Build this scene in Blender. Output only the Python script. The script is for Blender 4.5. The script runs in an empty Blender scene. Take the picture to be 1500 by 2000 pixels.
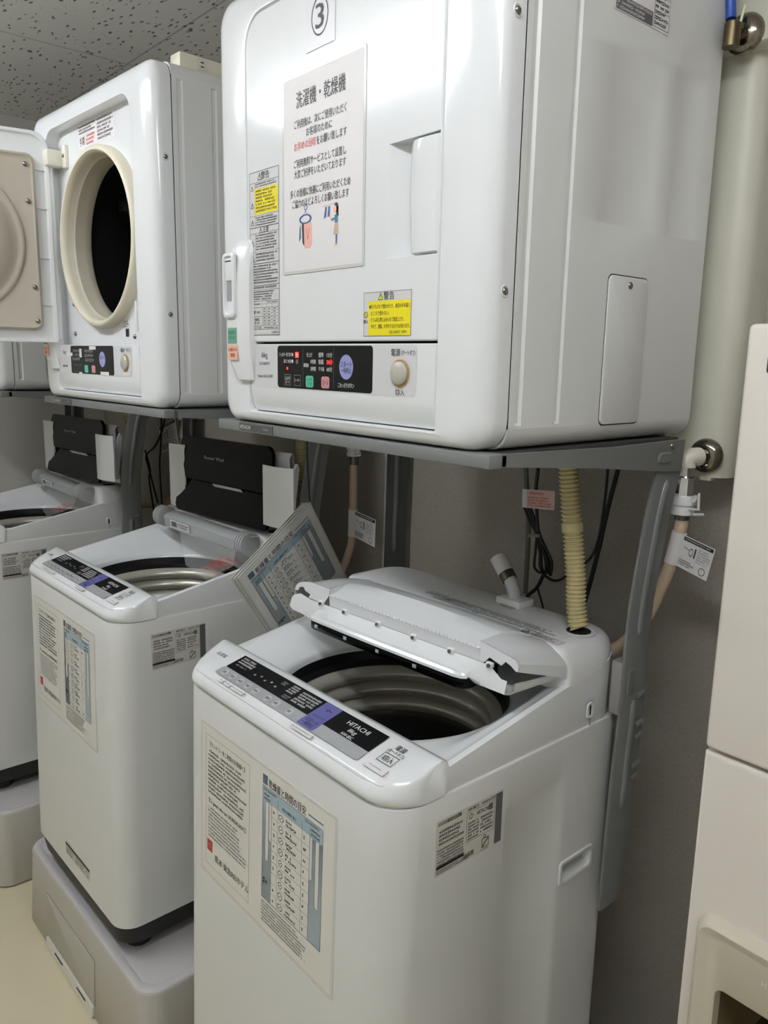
import bpy, bmesh, math, random
from mathutils import Vector, Matrix, geometry
random.seed(7)
PI = math.pi
scene = bpy.context.scene
COL = scene.collection
H = 1.79            # floor lies H below the fit frame's zero height

# ------------------------------------------------------------------ camera
cam_d = bpy.data.cameras.new('camera'); cam = bpy.data.objects.new('camera', cam_d); COL.objects.link(cam)
cr = Vector((0.6504105, 0.75935652, 0.01854318)); cu = Vector((-0.1568031, 0.11033979, 0.98144685)); cf = Vector((-0.74322202, 0.64125097, -0.19083561))
m = Matrix((cr, cu, -cf)).transposed().to_4x4(); m.translation = Vector((0.7003915, -0.76870805, -0.02417884 + H))
cam.matrix_world = m
cam_d.sensor_fit = 'HORIZONTAL'; cam_d.sensor_width = 36.0; cam_d.lens = 1534.71 * 36 / 1500; cam_d.clip_start = 0.02
scene.camera = cam
# ------------------------------------------------------------------ look
vs = scene.view_settings
scene.display_settings.display_device = 'sRGB'
vs.view_transform = 'Standard'; vs.look = 'None'; vs.gamma = 1.0; vs.use_curve_mapping = False
vs.exposure = -0.20
world = bpy.data.worlds.new('world'); scene.world = world; world.use_nodes = True
world.node_tree.nodes['Background'].inputs[0].default_value = (0.9, 0.95, 1, 1)
world.node_tree.nodes['Background'].inputs[1].default_value = 0.04
scene.cycles.max_bounces = 8; scene.cycles.diffuse_bounces = 5
CEIL = 0.95
LAMPS = [(-1.40, -0.95, 1.15, 47.0), (0.62, -0.80, 1.15, 54.0)]       # x, y, length, strength of the ceiling fixtures

# ------------------------------------------------------------------ materials
MATS = {}
def lin(c):
    c = c / 255.0
    return c / 12.92 if c <= 0.04045 else ((c + 0.055) / 1.055) ** 2.4
def mat(name, rgb, rough=0.4, metal=0.0, bump=None, emis=None, alpha=None, coat=0.0, trans=0.0, var=0.0):
    if name in MATS: return MATS[name]
    M = bpy.data.materials.new(name); M.use_nodes = True
    nt = M.node_tree; b = nt.nodes['Principled BSDF']
    col = tuple(lin(v) for v in rgb) + (1,)
    b.inputs['Base Color'].default_value = col
    b.inputs['Roughness'].default_value = rough; b.inputs['Metallic'].default_value = metal
    b.inputs['Coat Weight'].default_value = coat
    if trans: b.inputs['Transmission Weight'].default_value = trans; b.inputs['IOR'].default_value = 1.25
    if alpha is not None: b.inputs['Alpha'].default_value = alpha
    if emis:
        b.inputs['Emission Color'].default_value = tuple(lin(v) for v in emis[0]) + (1,)
        b.inputs['Emission Strength'].default_value = emis[1]
    tc = nt.nodes.new('ShaderNodeTexCoord')
    if bump:
        n = nt.nodes.new('ShaderNodeTexNoise'); n.inputs['Scale'].default_value = bump[0]; n.inputs['Detail'].default_value = 2
        nt.links.new(tc.outputs['Object'], n.inputs['Vector'])
        bp = nt.nodes.new('ShaderNodeBump'); bp.inputs['Strength'].default_value = bump[1]; bp.inputs['Distance'].default_value = bump[2]
        nt.links.new(n.outputs['Fac'], bp.inputs['Height']); nt.links.new(bp.outputs['Normal'], b.inputs['Normal'])
    if var:
        n = nt.nodes.new('ShaderNodeTexNoise'); n.inputs['Scale'].default_value = 6
        nt.links.new(tc.outputs['Object'], n.inputs['Vector'])
        mx = nt.nodes.new('ShaderNodeMix'); mx.data_type = 'RGBA'
        mx.inputs[6].default_value = col; mx.inputs[7].default_value = tuple(v * (1 - var) for v in col[:3]) + (1,)
        nt.links.new(n.outputs['Fac'], mx.inputs[0]); nt.links.new(mx.outputs[2], b.inputs['Base Color'])
    MATS[name] = M
    return M

WHITE = mat('white_enamel', (233, 235, 237), 0.14, bump=(5.0, 0.10, 0.01))
WSHEET = mat('painted_steel_sheet', (226, 227, 226), 0.33, bump=(2.5, 0.06, 0.01))
WPLAST = mat('white_plastic', (236, 237, 239), 0.28)
GAP = mat('dark_gap', (22, 22, 24), 0.7)
CREAM = mat('cream_seal', (230, 223, 202), 0.5, var=0.15)
CREAMIN = mat('cream_drum_mouth', (205, 198, 180), 0.45, var=0.3)
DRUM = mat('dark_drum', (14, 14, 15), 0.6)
BEIGEP = mat('beige_plate', (176, 168, 154), 0.42)
BLACKP = mat('black_panel', (18, 18, 20), 0.3); BLACKP.node_tree.nodes['Principled BSDF'].inputs['Specular IOR Level'].default_value = 0.25
BLACKR = mat('black_base', (24, 24, 25), 0.55)
GREYST = mat('grey_stand_steel', (128, 130, 130), 0.42, 0.25)
CHROME = mat('chrome', (200, 200, 200), 0.12, 1.0)
SCREWM = mat('screw_metal', (150, 148, 142), 0.25, 1.0)
BRASS = mat('brass', (104, 92, 70), 0.35, 1.0)
PAPER = mat('paper', (232, 229, 230), 0.5)
LAMPAPER = mat('laminated_paper', (228, 226, 220), 0.25)
LAMFILM = mat('laminate_film', (214, 213, 208), 0.14)
INK = mat('black_ink', (28, 28, 30), 0.5)
INKG = mat('grey_ink', (96, 96, 100), 0.5)
INKL = mat('light_grey_ink', (150, 150, 152), 0.5)
INKW = mat('white_ink', (225, 225, 225), 0.5)
INKR = mat('red_ink', (206, 82, 70), 0.5)
YEL = mat('yellow_ink', (240, 224, 20), 0.4)
ORNG = mat('salmon_sticker', (240, 178, 150), 0.4)
GRN = mat('green_sticker', (96, 160, 136), 0.4)
PURP = mat('lavender_button', (150, 154, 206), 0.35)
PURP2 = mat('violet_button', (98, 98, 158), 0.35)
MINT = mat('mint_button', (92, 190, 165), 0.35)
PINK = mat('pink_button', (200, 140, 148), 0.35)
LEDR = mat('lit_red', (255, 60, 50), 0.4, emis=((255, 40, 40), 2.5))
PANELG = mat('silver_grey_panel', (168, 170, 172), 0.35)
INSERT = mat('pale_grey_insert', (216, 216, 219), 0.3)
KNOBM = mat('beige_knob', (186, 182, 172), 0.35)
GOLD = mat('gold_ring', (196, 164, 104), 0.35, 0.5)
TUBM = mat('tub_resin_steel', (202, 198, 184), 0.3, 0.35)
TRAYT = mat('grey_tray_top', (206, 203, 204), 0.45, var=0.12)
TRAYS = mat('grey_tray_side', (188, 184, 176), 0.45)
HOSEC = mat('cream_ribbed_hose', (205, 192, 146), 0.5)
HOSEP = mat('beige_hose', (208, 186, 160), 0.5)
CORDB = mat('black_cord', (20, 24, 22), 0.5)
CORDG = mat('grey_cord', (104, 104, 96), 0.5)
DUCTM = mat('cream_pipe_cover', (206, 204, 190), 0.4)
ICEM = mat('ice_machine_enamel', (225, 218, 210), 0.42, bump=(90, 0.06, 0.002))
ICEF = mat('ice_machine_plastic', (202, 195, 178), 0.3)
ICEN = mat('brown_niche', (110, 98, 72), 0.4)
BLUE = mat('blue_lever', (40, 80, 170), 0.35)
GLASSB = mat('smoked_glass', (6, 6, 7), 0.10); GLASSB.node_tree.nodes['Principled BSDF'].inputs['Specular IOR Level'].default_value = 0.12
CLEAR = mat('clear_plastic', (235, 240, 240), 0.08, alpha=0.22)
HINGEG = mat('grey_hinge_plastic', (168, 170, 170), 0.4)
TABBLU = mat('pale_blue_print', (190, 204, 213), 0.5)
TABBLU2 = mat('mid_blue_print', (166, 186, 197), 0.5)
SLATE = mat('slate_print', (92, 106, 118), 0.5)
CAPC = mat('cream_outlet_strip', (226, 222, 204), 0.4)
BLUEL = mat('print_blue', (52, 88, 150), 0.5); PEACH = mat('print_peach', (236, 180, 168), 0.5); SKIN = mat('print_skin', (240, 196, 170), 0.5)
BROWNP = mat('print_brown', (66, 42, 34), 0.5); TEALP = mat('print_teal', (60, 120, 150), 0.5); TANP = mat('print_tan', (196, 180, 152), 0.5)

# ------------------------------------------------------------------ mesh builder
BASE = {}
class MB:
    def __init__(s): s.v = []; s.f = []; s.m = []; s.mats = []; s.flat = set()
    def mi(s, M):
        if M not in s.mats: s.mats.append(M)
        return s.mats.index(M)
    def add(s, vs_, fs, M):
        o = len(s.v); k = s.mi(M)
        s.v += [tuple(p) for p in vs_]
        for f in fs: s.f.append(tuple(o + i for i in f)); s.m.append(k)
    def rbox(s, x0, x1, y0, y1, z0, z1, M, r=0.003, seg=2):
        bm = bmesh.new(); bmesh.ops.create_cube(bm, size=1.0)
        for v in bm.verts: v.co = Vector(((x0 + x1) / 2 + v.co.x * (x1 - x0), (y0 + y1) / 2 + v.co.y * (y1 - y0), (z0 + z1) / 2 + v.co.z * (z1 - z0)))
        if r > 0: bmesh.ops.bevel(bm, geom=bm.edges[:], offset=r, segments=seg, profile=0.5, affect='EDGES')
        bm.verts.index_update()
        s.add([v.co[:] for v in bm.verts], [[v.index for v in f.verts] for f in bm.faces], M); bm.free()
    def loft(s, loops, M, closed=True, cap0=False, cap1=False, skip=None):
        n = len(loops[0]); o = len(s.v); k = s.mi(M)
        for L in loops: s.v += [tuple(p) for p in L]
        for a in range(len(loops) - 1):
            for i in range(n if closed else n - 1):
                if skip and i in skip: continue
                j = (i + 1) % n
                s.f.append((o + a * n + i, o + a * n + j, o + (a + 1) * n + j, o + (a + 1) * n + i)); s.m.append(k)
        if cap0: s.f.append(tuple(o + i for i in reversed(range(n)))); s.m.append(k)
        if cap1: s.f.append(tuple(o + (len(loops) - 1) * n + i for i in range(n))); s.m.append(k)
    def tube(s, pts, r, M, seg=10, cap=True, rad=None):
        pts = [Vector(p) for p in pts]; loops = []; up = None
        for i, p in enumerate(pts):
            t = (pts[min(i + 1, len(pts) - 1)] - pts[max(i - 1, 0)]).normalized()
            if up is None:
                up = Vector((0, 0, 1)) if abs(t.z) < 0.9 else Vector((1, 0, 0))
            a = t.cross(up).normalized(); b = a.cross(t).normalized(); up = b
            rr = rad[i] if rad else r
            loops.append([p + (a * math.cos(2 * PI * k / seg) + b * math.sin(2 * PI * k / seg)) * rr for k in range(seg)])
        s.loft(loops, M, True, cap, cap)
    def lathe(s, prof, c, ax, M, seg=24, ref=None, cap0=False, cap1=False):
        ax = Vector(ax).normalized(); a = ax.orthogonal().normalized() if ref is None else Vector(ref); b = ax.cross(a); c = Vector(c)
        loops = [[c + ax * h + (a * math.cos(2 * PI * k / seg) + b * math.sin(2 * PI * k / seg)) * r for k in range(seg)] for r, h in prof]
        s.loft(loops, M, True, cap0, cap1)
    def plate(s, outer, holes, fn, M):
        polys = [[Vector((p[0], p[1], 0)) for p in L] for L in [outer] + list(holes)]
        tris = geometry.tessellate_polygon(polys)
        flat = [p for L in polys for p in L]
        out = []
        for t in tris:
            a, b, c_ = (flat[i] for i in t)
            if (b - a).cross(c_ - a).z < 0: t = (t[0], t[2], t[1])
            out.append(t)
        n0 = len(s.f); s.add([fn(p.x, p.y) for p in flat], out, M); s.flat |= set(range(n0, len(s.f)))
    def grid(s, us, ws, fn, M, flip=False):
        nu, nw = len(us), len(ws)
        vs_ = [fn(u, w) for w in ws for u in us]
        fs = []
        for j in range(nw - 1):
            for i in range(nu - 1):
                q = (j * nu + i, j * nu + i + 1, (j + 1) * nu + i + 1, (j + 1) * nu + i)
                fs.append(q[::-1] if flip else q)
        s.add(vs_, fs, M)
    def screw(s, c, ax, r=0.005, M=None):
        s.lathe([(0.0, 0.6 * r), (r * 0.6, 0.55 * r), (r * 0.95, 0.25 * r), (r, 0.0)], c, ax, M or SCREWM, 10)
    def build(s, name, parent=None, base=(0, 0, 0), ang=38):
        bx = BASE[parent.name] if parent is not None else Vector(base)      # vertices are kept relative to the base of their thing
        me = bpy.data.meshes.new(name)
        me.from_pydata([tuple(Vector(p) - bx) for p in s.v], [], s.f)
        for M in s.mats: me.materials.append(M)
        me.polygons.foreach_set('material_index', s.m)
        me.polygons.foreach_set('use_smooth', [i not in s.flat for i in range(len(s.f))])
        me.update(); me.validate()
        bm = bmesh.new(); bm.from_mesh(me); bmesh.ops.remove_doubles(bm, verts=bm.verts, dist=1e-6) if len(bm.verts) < 60000 and not getattr(s, 'decal', False) else None
        if not getattr(s, 'decal', False): bmesh.ops.recalc_face_normals(bm, faces=bm.faces)
        bm.to_mesh(me); bm.free()
        me.set_sharp_from_angle(angle=math.radians(ang))
        for i in s.flat:
            if i < len(me.polygons): me.polygons[i].use_smooth = False
        o = bpy.data.objects.new(name, me); COL.objects.link(o)
        if parent is not None: o.parent = parent; BASE[o.name] = bx
        return o

def rrect(x0, x1, y0, y1, r, n=5):
    if not isinstance(r, (tuple, list)): r = (r,) * 4      # bl, br, tr, tl
    out = []
    for (cx, cy, rr, a0) in ((x0 + r[0], y0 + r[0], r[0], 180), (x1 - r[1], y0 + r[1], r[1], 270), (x1 - r[2], y1 - r[2], r[2], 0), (x0 + r[3], y1 - r[3], r[3], 90)):
        for k in range(n + 1):
            a = math.radians(a0 + 90.0 * k / n); out.append((cx + rr * math.cos(a), cy + rr * math.sin(a)))
    return out
def catmull(pts, n=8):
    P = [Vector(p) for p in pts]; P = [P[0] * 2 - P[1]] + P + [P[-1] * 2 - P[-2]]; out = []
    for i in range(1, len(P) - 2):
        for k in range(n):
            t = k / n; a, b, c, d = P[i - 1:i + 3]
            out.append(0.5 * ((2 * b) + (c - a) * t + (2 * a - 5 * b + 4 * c - d) * t * t + (3 * b - a - 3 * c + d) * t ** 3))
    return out + [P[-2]]

# ------------------------------------------------------------------ text
_tc = {}
def text_mesh(s_):
    if s_ in _tc: return _tc[s_]
    cu_ = bpy.data.curves.new('t', 'FONT'); cu_.body = s_; cu_.size = 1.0; cu_.resolution_u = 2
    ob = bpy.data.objects.new('t', cu_)
    COL.objects.link(ob)
    dg = bpy.context.evaluated_depsgraph_get()
    me = bpy.data.meshes.new_from_object(ob.evaluated_get(dg))
    vs_ = [(v.co.x, v.co.y) for v in me.vertices]; fs = [tuple(p.vertices) for p in me.polygons]
    bpy.data.objects.remove(ob); bpy.data.meshes.remove(me); bpy.data.curves.remove(cu_)
    if not vs_: _tc[s_] = None; return None
    x0 = min(v[0] for v in vs_); x1 = max(v[0] for v in vs_); y0 = min(v[1] for v in vs_); y1 = max(v[1] for v in vs_)
    _tc[s_] = (vs_, fs, x0, x1, y0, y1)
    return _tc[s_]

class Decal(MB):
    """flat print: origin O, axes U (right) and V (up); everything sits in front of the surface by a hair"""
    decal = True
    def __init__(s, O, U, V, lift=0.0004):
        MB.__init__(s); s.O = Vector(O); s.U = Vector(U).normalized(); s.V = Vector(V).normalized(); s.N = s.U.cross(s.V); s.lift = lift
    def p(s, x, y, l=0): return s.O + s.U * x + s.V * y + s.N * (s.lift + l * 0.00018)
    def poly(s, pts, M, l=1): s.add([s.p(x, y, l) for x, y in pts], [tuple(range(len(pts)))], M)
    def rect(s, x0, y0, x1, y1, M, l=1, r=0):
        if r: s.poly(rrect(x0, x1, y0, y1, r, 4), M, l)
        else: s.poly([(x0, y0), (x1, y0), (x1, y1), (x0, y1)], M, l)
    def slab(s, x0, y0, x1, y1, M, t=0.0006, r=0.0):
        """the sheet itself, with its real thickness"""
        P = rrect(x0, x1, y0, y1, max(r, 1e-4), 3)
        q = lambda h: [s.O + s.U * x + s.V * y + s.N * h for x, y in P]
        s.loft([q(0.0), q(t)], M, True, True, True); s.lift = t + 0.00015
    def frame(s, x0, y0, x1, y1, w, M, l=1):
        s.rect(x0, y0, x1, y0 + w, M, l); s.rect(x0, y1 - w, x1, y1, M, l); s.rect(x0, y0 + w, x0 + w, y1 - w, M, l); s.rect(x1 - w, y0 + w, x1, y1 - w, M, l)
    def ring(s, cx, cy, ro, ri, M, l=1, sx=1.0, n=28):
        a = [s.p(cx + ro * sx * math.cos(2 * PI * k / n), cy + ro * math.sin(2 * PI * k / n), l) for k in range(n)]
        b = [s.p(cx + ri * sx * math.cos(2 * PI * k / n), cy + ri * math.sin(2 * PI * k / n), l) for k in range(n)]
        s.add(a + b, [(k, (k + 1) % n, n + (k + 1) % n, n + k) for k in range(n)], M)
    def disc(s, cx, cy, r, M, l=1, sx=1.0, n=24): s.poly([(cx + r * sx * math.cos(2 * PI * k / n), cy + r * math.sin(2 * PI * k / n)) for k in range(n)], M, l)
    def line(s, x0, y0, x1, y1, w, M, l=1):
        d = Vector((x1 - x0, y1 - y0)); d = d.normalized() * (w / 2); n = (-d.y, d.x)
        s.poly([(x0 - n[0], y0 - n[1]), (x1 - n[0], y1 - n[1]), (x1 + n[0], y1 + n[1]), (x0 + n[0], y0 + n[1])], M, l)
    def text(s, t, cx, cy, h, M=None, w=None, l=2, al='c', shear=0.0):
        g = text_mesh(t)
        if not g: return
        vs_, fs, x0, x1, y0, y1 = g
        k = h / 0.80 if max(ord(c) for c in t) > 0x2fff else h / max(y1 - y0, 1e-3)
        kx = k if w is None else w / (x1 - x0)
        ym = (y0 + y1) / 2 if max(ord(c) for c in t) <= 0x2fff else 0.36
        xm = {'c': (x0 + x1) / 2, 'l': x0, 'r': x1}[al]
        for e in (-.011, .011):      # two strikes give the heavier stroke of the print
            s.add([s.p(cx + (x - xm) * kx + shear * (y - ym) * k + e * k, cy + (y - ym) * k, l + (.1 if e > 0 else 0)) for x, y in vs_], fs, M or INK)
    def greek(s, x0, y0, x1, y1, rows, M=None, l=2, fill=0.62, ragged=0.3, gw=0.8):
        """rows of print too small to read in the photograph"""
        M = M or INKG; rh = (y1 - y0) / rows
        for r_ in range(rows):
            yb = y1 - (r_ + 1) * rh + rh * (1 - fill) / 2; yt = yb + rh * fill
            xe = x1 - (x1 - x0) * random.random() * ragged; x = x0
            while x < xe:
                g = rh * fill * gw * random.uniform(0.7, 1.1)
                if x + g > x1: break
                if random.random() > 0.07:
                    k = random.random()
                    if k < 0.4: s.rect(x, yb, x + g, yb + (yt - yb) * 0.25, M, l); s.rect(x, yt - (yt - yb) * 0.28, x + g, yt, M, l); s.rect(x + g * 0.35, yb, x + g * 0.65, yt, M, l)
                    elif k < 0.7: s.rect(x, yb, x + g * 0.3, yt, M, l); s.rect(x + g * 0.5, yb + (yt - yb) * 0.3, x + g, yt, M, l)
                    else: s.rect(x, yb + (yt - yb) * 0.35, x + g, yb + (yt - yb) * 0.65, M, l); s.rect(x + g * 0.4, yb, x + g * 0.7, yt, M, l)
                x += g * 1.22
    def warn(s, cx, cy, h, M=None, l=2, fillM=None):
        if fillM: s.poly([(cx - h * .55, cy - h * .5), (cx + h * .55, cy - h * .5), (cx, cy + h * .5)], fillM, l - 0.5)
        w = h * 0.1
        s.line(cx - h * .55, cy - h * .5, cx + h * .55, cy - h * .5, w, M or INK, l); s.line(cx - h * .55, cy - h * .5, cx, cy + h * .5, w, M or INK, l); s.line(cx + h * .55, cy - h * .5, cx, cy + h * .5, w, M or INK, l)
        s.rect(cx - w * .6, cy - h * .18, cx + w * .6, cy + h * .2, M or INK, l); s.rect(cx - w * .6, cy - h * .36, cx + w * .6, cy - h * .25, M or INK, l)

# ------------------------------------------------------------------ things
class Unit:
    """placement of one machine column: local frame -> world"""
    def __init__(s, dx, dy, a): s.dx, s.dy, s.a = dx, dy, a
    def pt(s, p):
        c, n = math.cos(s.a), math.sin(s.a)
        return Vector((s.dx + c * p[0] - n * p[1], s.dy + n * p[0] + c * p[1], p[2] + H))
def thing(name, label, cat, base, U=None, group=None, local=False):
    o = bpy.data.objects.new(name, None); COL.objects.link(o); o.empty_display_size = 0.05
    U = U or Unit(0, 0, 0)
    o.location = U.pt(base); o.rotation_euler = (0, 0, U.a)
    o['label'] = label; o['category'] = cat; BASE[o.name] = Vector((0, 0, 0)) if local else Vector(base)
    if group: o['group'] = group
    return o
def tag(o, label, cat, base=(0, 0, 0), U=None, group=None):
    U = U or Unit(0, 0, 0)
    o.location = U.pt(base); o.rotation_euler = (0, 0, U.a)
    o['label'] = label; o['category'] = cat
    if group: o['group'] = group
    return o
def struct(name, mb):
    o = mb.build(name); o.location = (0, 0, H); o['kind'] = 'structure'; return o
def plab(o, l): o['label'] = l; return o

W0, WB = Unit(0, 0, 0), None
DRY = {3: Unit(0, 0, 0), 2: Unit(-0.9834, 0.0089, 0.0451), 1: Unit(-2.0, -0.061, 0.0)}
WAS = {3: Unit(0, 0, 0), 2: Unit(-0.9833, 0.0109, 0.0208), 1: Unit(-2.0038, -0.0482, 0.0)}

# ================================================================== structure
def node_mat(name, rgb, rough):
    M = mat(name, rgb, rough); nt = M.node_tree; return M, nt, nt.nodes['Principled BSDF'], [n for n in nt.nodes if n.type == 'TEX_COORD'][0]
# wallpaper
WALLM, nt, b, tc = node_mat('woven_wallpaper', (166, 159, 149), 0.75)
wv = nt.nodes.new('ShaderNodeTexNoise'); wv.inputs['Scale'].default_value = 1.0; wv.inputs['Detail'].default_value = 1
mp = nt.nodes.new('ShaderNodeMapping'); mp.inputs['Scale'].default_value = (180, 180, 700)
nt.links.new(tc.outputs['Object'], mp.inputs['Vector']); nt.links.new(mp.outputs['Vector'], wv.inputs['Vector'])
wv2 = nt.nodes.new('ShaderNodeTexNoise'); wv2.inputs['Detail'].default_value = 1; wv2.inputs['Scale'].default_value = 1.0
mp2 = nt.nodes.new('ShaderNodeMapping'); mp2.inputs['Scale'].default_value = (700, 700, 120)
nt.links.new(tc.outputs['Object'], mp2.inputs['Vector']); nt.links.new(mp2.outputs['Vector'], wv2.inputs['Vector'])
ad = nt.nodes.new('ShaderNodeMath'); ad.operation = 'ADD'; nt.links.new(wv.outputs['Fac'], ad.inputs[0]); nt.links.new(wv2.outputs['Fac'], ad.inputs[1])
bpn = nt.nodes.new('ShaderNodeBump'); bpn.inputs['Strength'].default_value = 0.5; bpn.inputs['Distance'].default_value = 0.0015
nt.links.new(ad.outputs[0], bpn.inputs['Height']); nt.links.new(bpn.outputs['Normal'], b.inputs['Normal'])
rp = nt.nodes.new('ShaderNodeValToRGB'); rp.color_ramp.elements[0].position = 0.7; rp.color_ramp.elements[1].position = 1.3
rp.color_ramp.elements[0].color = (lin(152), lin(146), lin(137), 1); rp.color_ramp.elements[1].color = (lin(168), lin(162), lin(153), 1)
nt.links.new(ad.outputs[0], rp.inputs['Fac']); nt.links.new(rp.outputs['Color'], b.inputs['Base Color'])
# ceiling board
CEILM, nt, b, tc = node_mat('pitted_ceiling_board', (196, 194, 190), 0.85)
mp = nt.nodes.new('ShaderNodeMapping'); mp.inputs['Scale'].default_value = (22, 56, 1)
nz = nt.nodes.new('ShaderNodeTexNoise'); nz.inputs['Scale'].default_value = 9; nz.inputs['Detail'].default_value = 2
va = nt.nodes.new('ShaderNodeVectorMath'); va.operation = 'MULTIPLY_ADD'; va.inputs[1].default_value = (0.05, 0.05, 0)
nt.links.new(tc.outputs['Object'], nz.inputs['Vector']); nt.links.new(nz.outputs['Color'], va.inputs[0]); nt.links.new(tc.outputs['Object'], va.inputs[2])
nt.links.new(va.outputs[0], mp.inputs['Vector'])
vo = nt.nodes.new('ShaderNodeTexVoronoi'); vo.inputs['Scale'].default_value = 1.0; nt.links.new(mp.outputs['Vector'], vo.inputs['Vector'])
r1 = nt.nodes.new('ShaderNodeValToRGB'); r1.color_ramp.elements[0].position = 0.15; r1.color_ramp.elements[1].position = 0.27
r1.color_ramp.elements[0].color = (0.22, 0.22, 0.22, 1); r1.color_ramp.elements[1].color = (1, 1, 1, 1)
nt.links.new(vo.outputs['Distance'], r1.inputs['Fac'])
br = nt.nodes.new('ShaderNodeTexBrick'); br.offset = 0.0; br.inputs['Scale'].default_value = 1.0; br.inputs['Mortar Size'].default_value = 0.004
br.inputs['Brick Width'].default_value = 0.99; br.inputs['Row Height'].default_value = 0.495; br.inputs['Color1'].default_value = (1, 1, 1, 1); br.inputs['Color2'].default_value = (1, 1, 1, 1); br.inputs['Mortar'].default_value = (0.68, 0.68, 0.68, 1)
mp3 = nt.nodes.new('ShaderNodeMapping'); mp3.inputs['Location'].default_value = (2.11 + 0.99, -0.457 + 0.99 * 2, 0)
nt.links.new(tc.outputs['Object'], mp3.inputs['Vector']); nt.links.new(mp3.outputs['Vector'], br.inputs['Vector'])
mm = nt.nodes.new('ShaderNodeMix'); mm.data_type = 'RGBA'; mm.blend_type = 'MULTIPLY'; mm.inputs[0].default_value = 1.0
nt.links.new(r1.outputs['Color'], mm.inputs[6]); nt.links.new(br.outputs['Color'], mm.inputs[7])
m2 = nt.nodes.new('ShaderNodeMix'); m2.data_type = 'RGBA'; m2.blend_type = 'MULTIPLY'; m2.inputs[0].default_value = 1.0
m2.inputs[6].default_value = (lin(240), lin(239), lin(234), 1); nt.links.new(mm.outputs[2], m2.inputs[7]); nt.links.new(m2.outputs[2], b.inputs['Base Color'])
bb = nt.nodes.new('ShaderNodeBump'); bb.inputs['Strength'].default_value = 0.6; bb.inputs['Distance'].default_value = 0.003
nt.links.new(r1.outputs['Color'], bb.inputs['Height']); nt.links.new(bb.outputs['Normal'], b.inputs['Normal'])
FLOORM = mat('cream_vinyl_floor', (226, 216, 186), 0.32, var=0.05)
WALLP = mat('plain_wall_paint', (212, 210, 204), 0.7)

XL, XR, YB, YF = -3.04, 1.7, 0.68, -2.1
def slabbox(name, x0, x1, y0, y1, z0, z1, M):
    mb = MB(); mb.rbox(x0, x1, y0, y1, z0, z1, M, 0); return struct(name, mb)
slabbox('floor', XL - .1, XR + .1, YF - .1, YB + .1, -H - .08, -H, FLOORM)
slabbox('ceiling', XL - .1, XR + .1, YF - .1, YB + .1, CEIL, CEIL + .08, CEILM)
slabbox('wall_back', XL - .1, XR + .1, YB, YB + .1, -H, CEIL, WALLM)
slabbox('wall_left', XL - .1, XL, YF, YB, -H, CEIL, WALLP)
slabbox('wall_right', XR, XR + .1, YF, YB, -H, CEIL, WALLP)
slabbox('wall_front', XL - .1, XR + .1, YF - .1, YF, -H, CEIL, WALLP)

def ceiling_light(x, y, L, strength, label):
    t = thing('ceiling_light', label, 'lamp', (x, y, CEIL - 0.06), None, 'fluorescent fixtures on the ceiling')
    mb = MB(); mb.rbox(x - L / 2 - .03, x + L / 2 + .03, y - .05, y + .05, CEIL - .028, CEIL - 0.001, mat('lamp_housing', (230, 230, 228), .4), 0.006); mb.build('housing', t, (x, y, CEIL - 0.06))
    M = mat('lit_tube', (255, 255, 255), 0.4, emis=((246, 250, 255), strength))
    for dy in (-.035, .035):
        mb = MB(); mb.tube([(x - L / 2, y + dy, CEIL - .088), (x + L / 2, y + dy, CEIL - .088)], .016, M, 12); mb.build('tube', t, (x, y, CEIL - 0.06))
        for sx in (-1, 1):
            mb = MB(); mb.rbox(x + sx * L / 2 - .008, x + sx * L / 2 + .008, y + dy - .012, y + dy + .012, CEIL - .105, CEIL - .027, WPLAST, .002); mb.build('tube_holder', t, (x, y, CEIL - 0.06))
ceiling_light(*LAMPS[0], 'long fluorescent ceiling fixture in front of the middle and far washers')
ceiling_light(*LAMPS[1], 'long fluorescent ceiling fixture above the camera near the ice machine')

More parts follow.
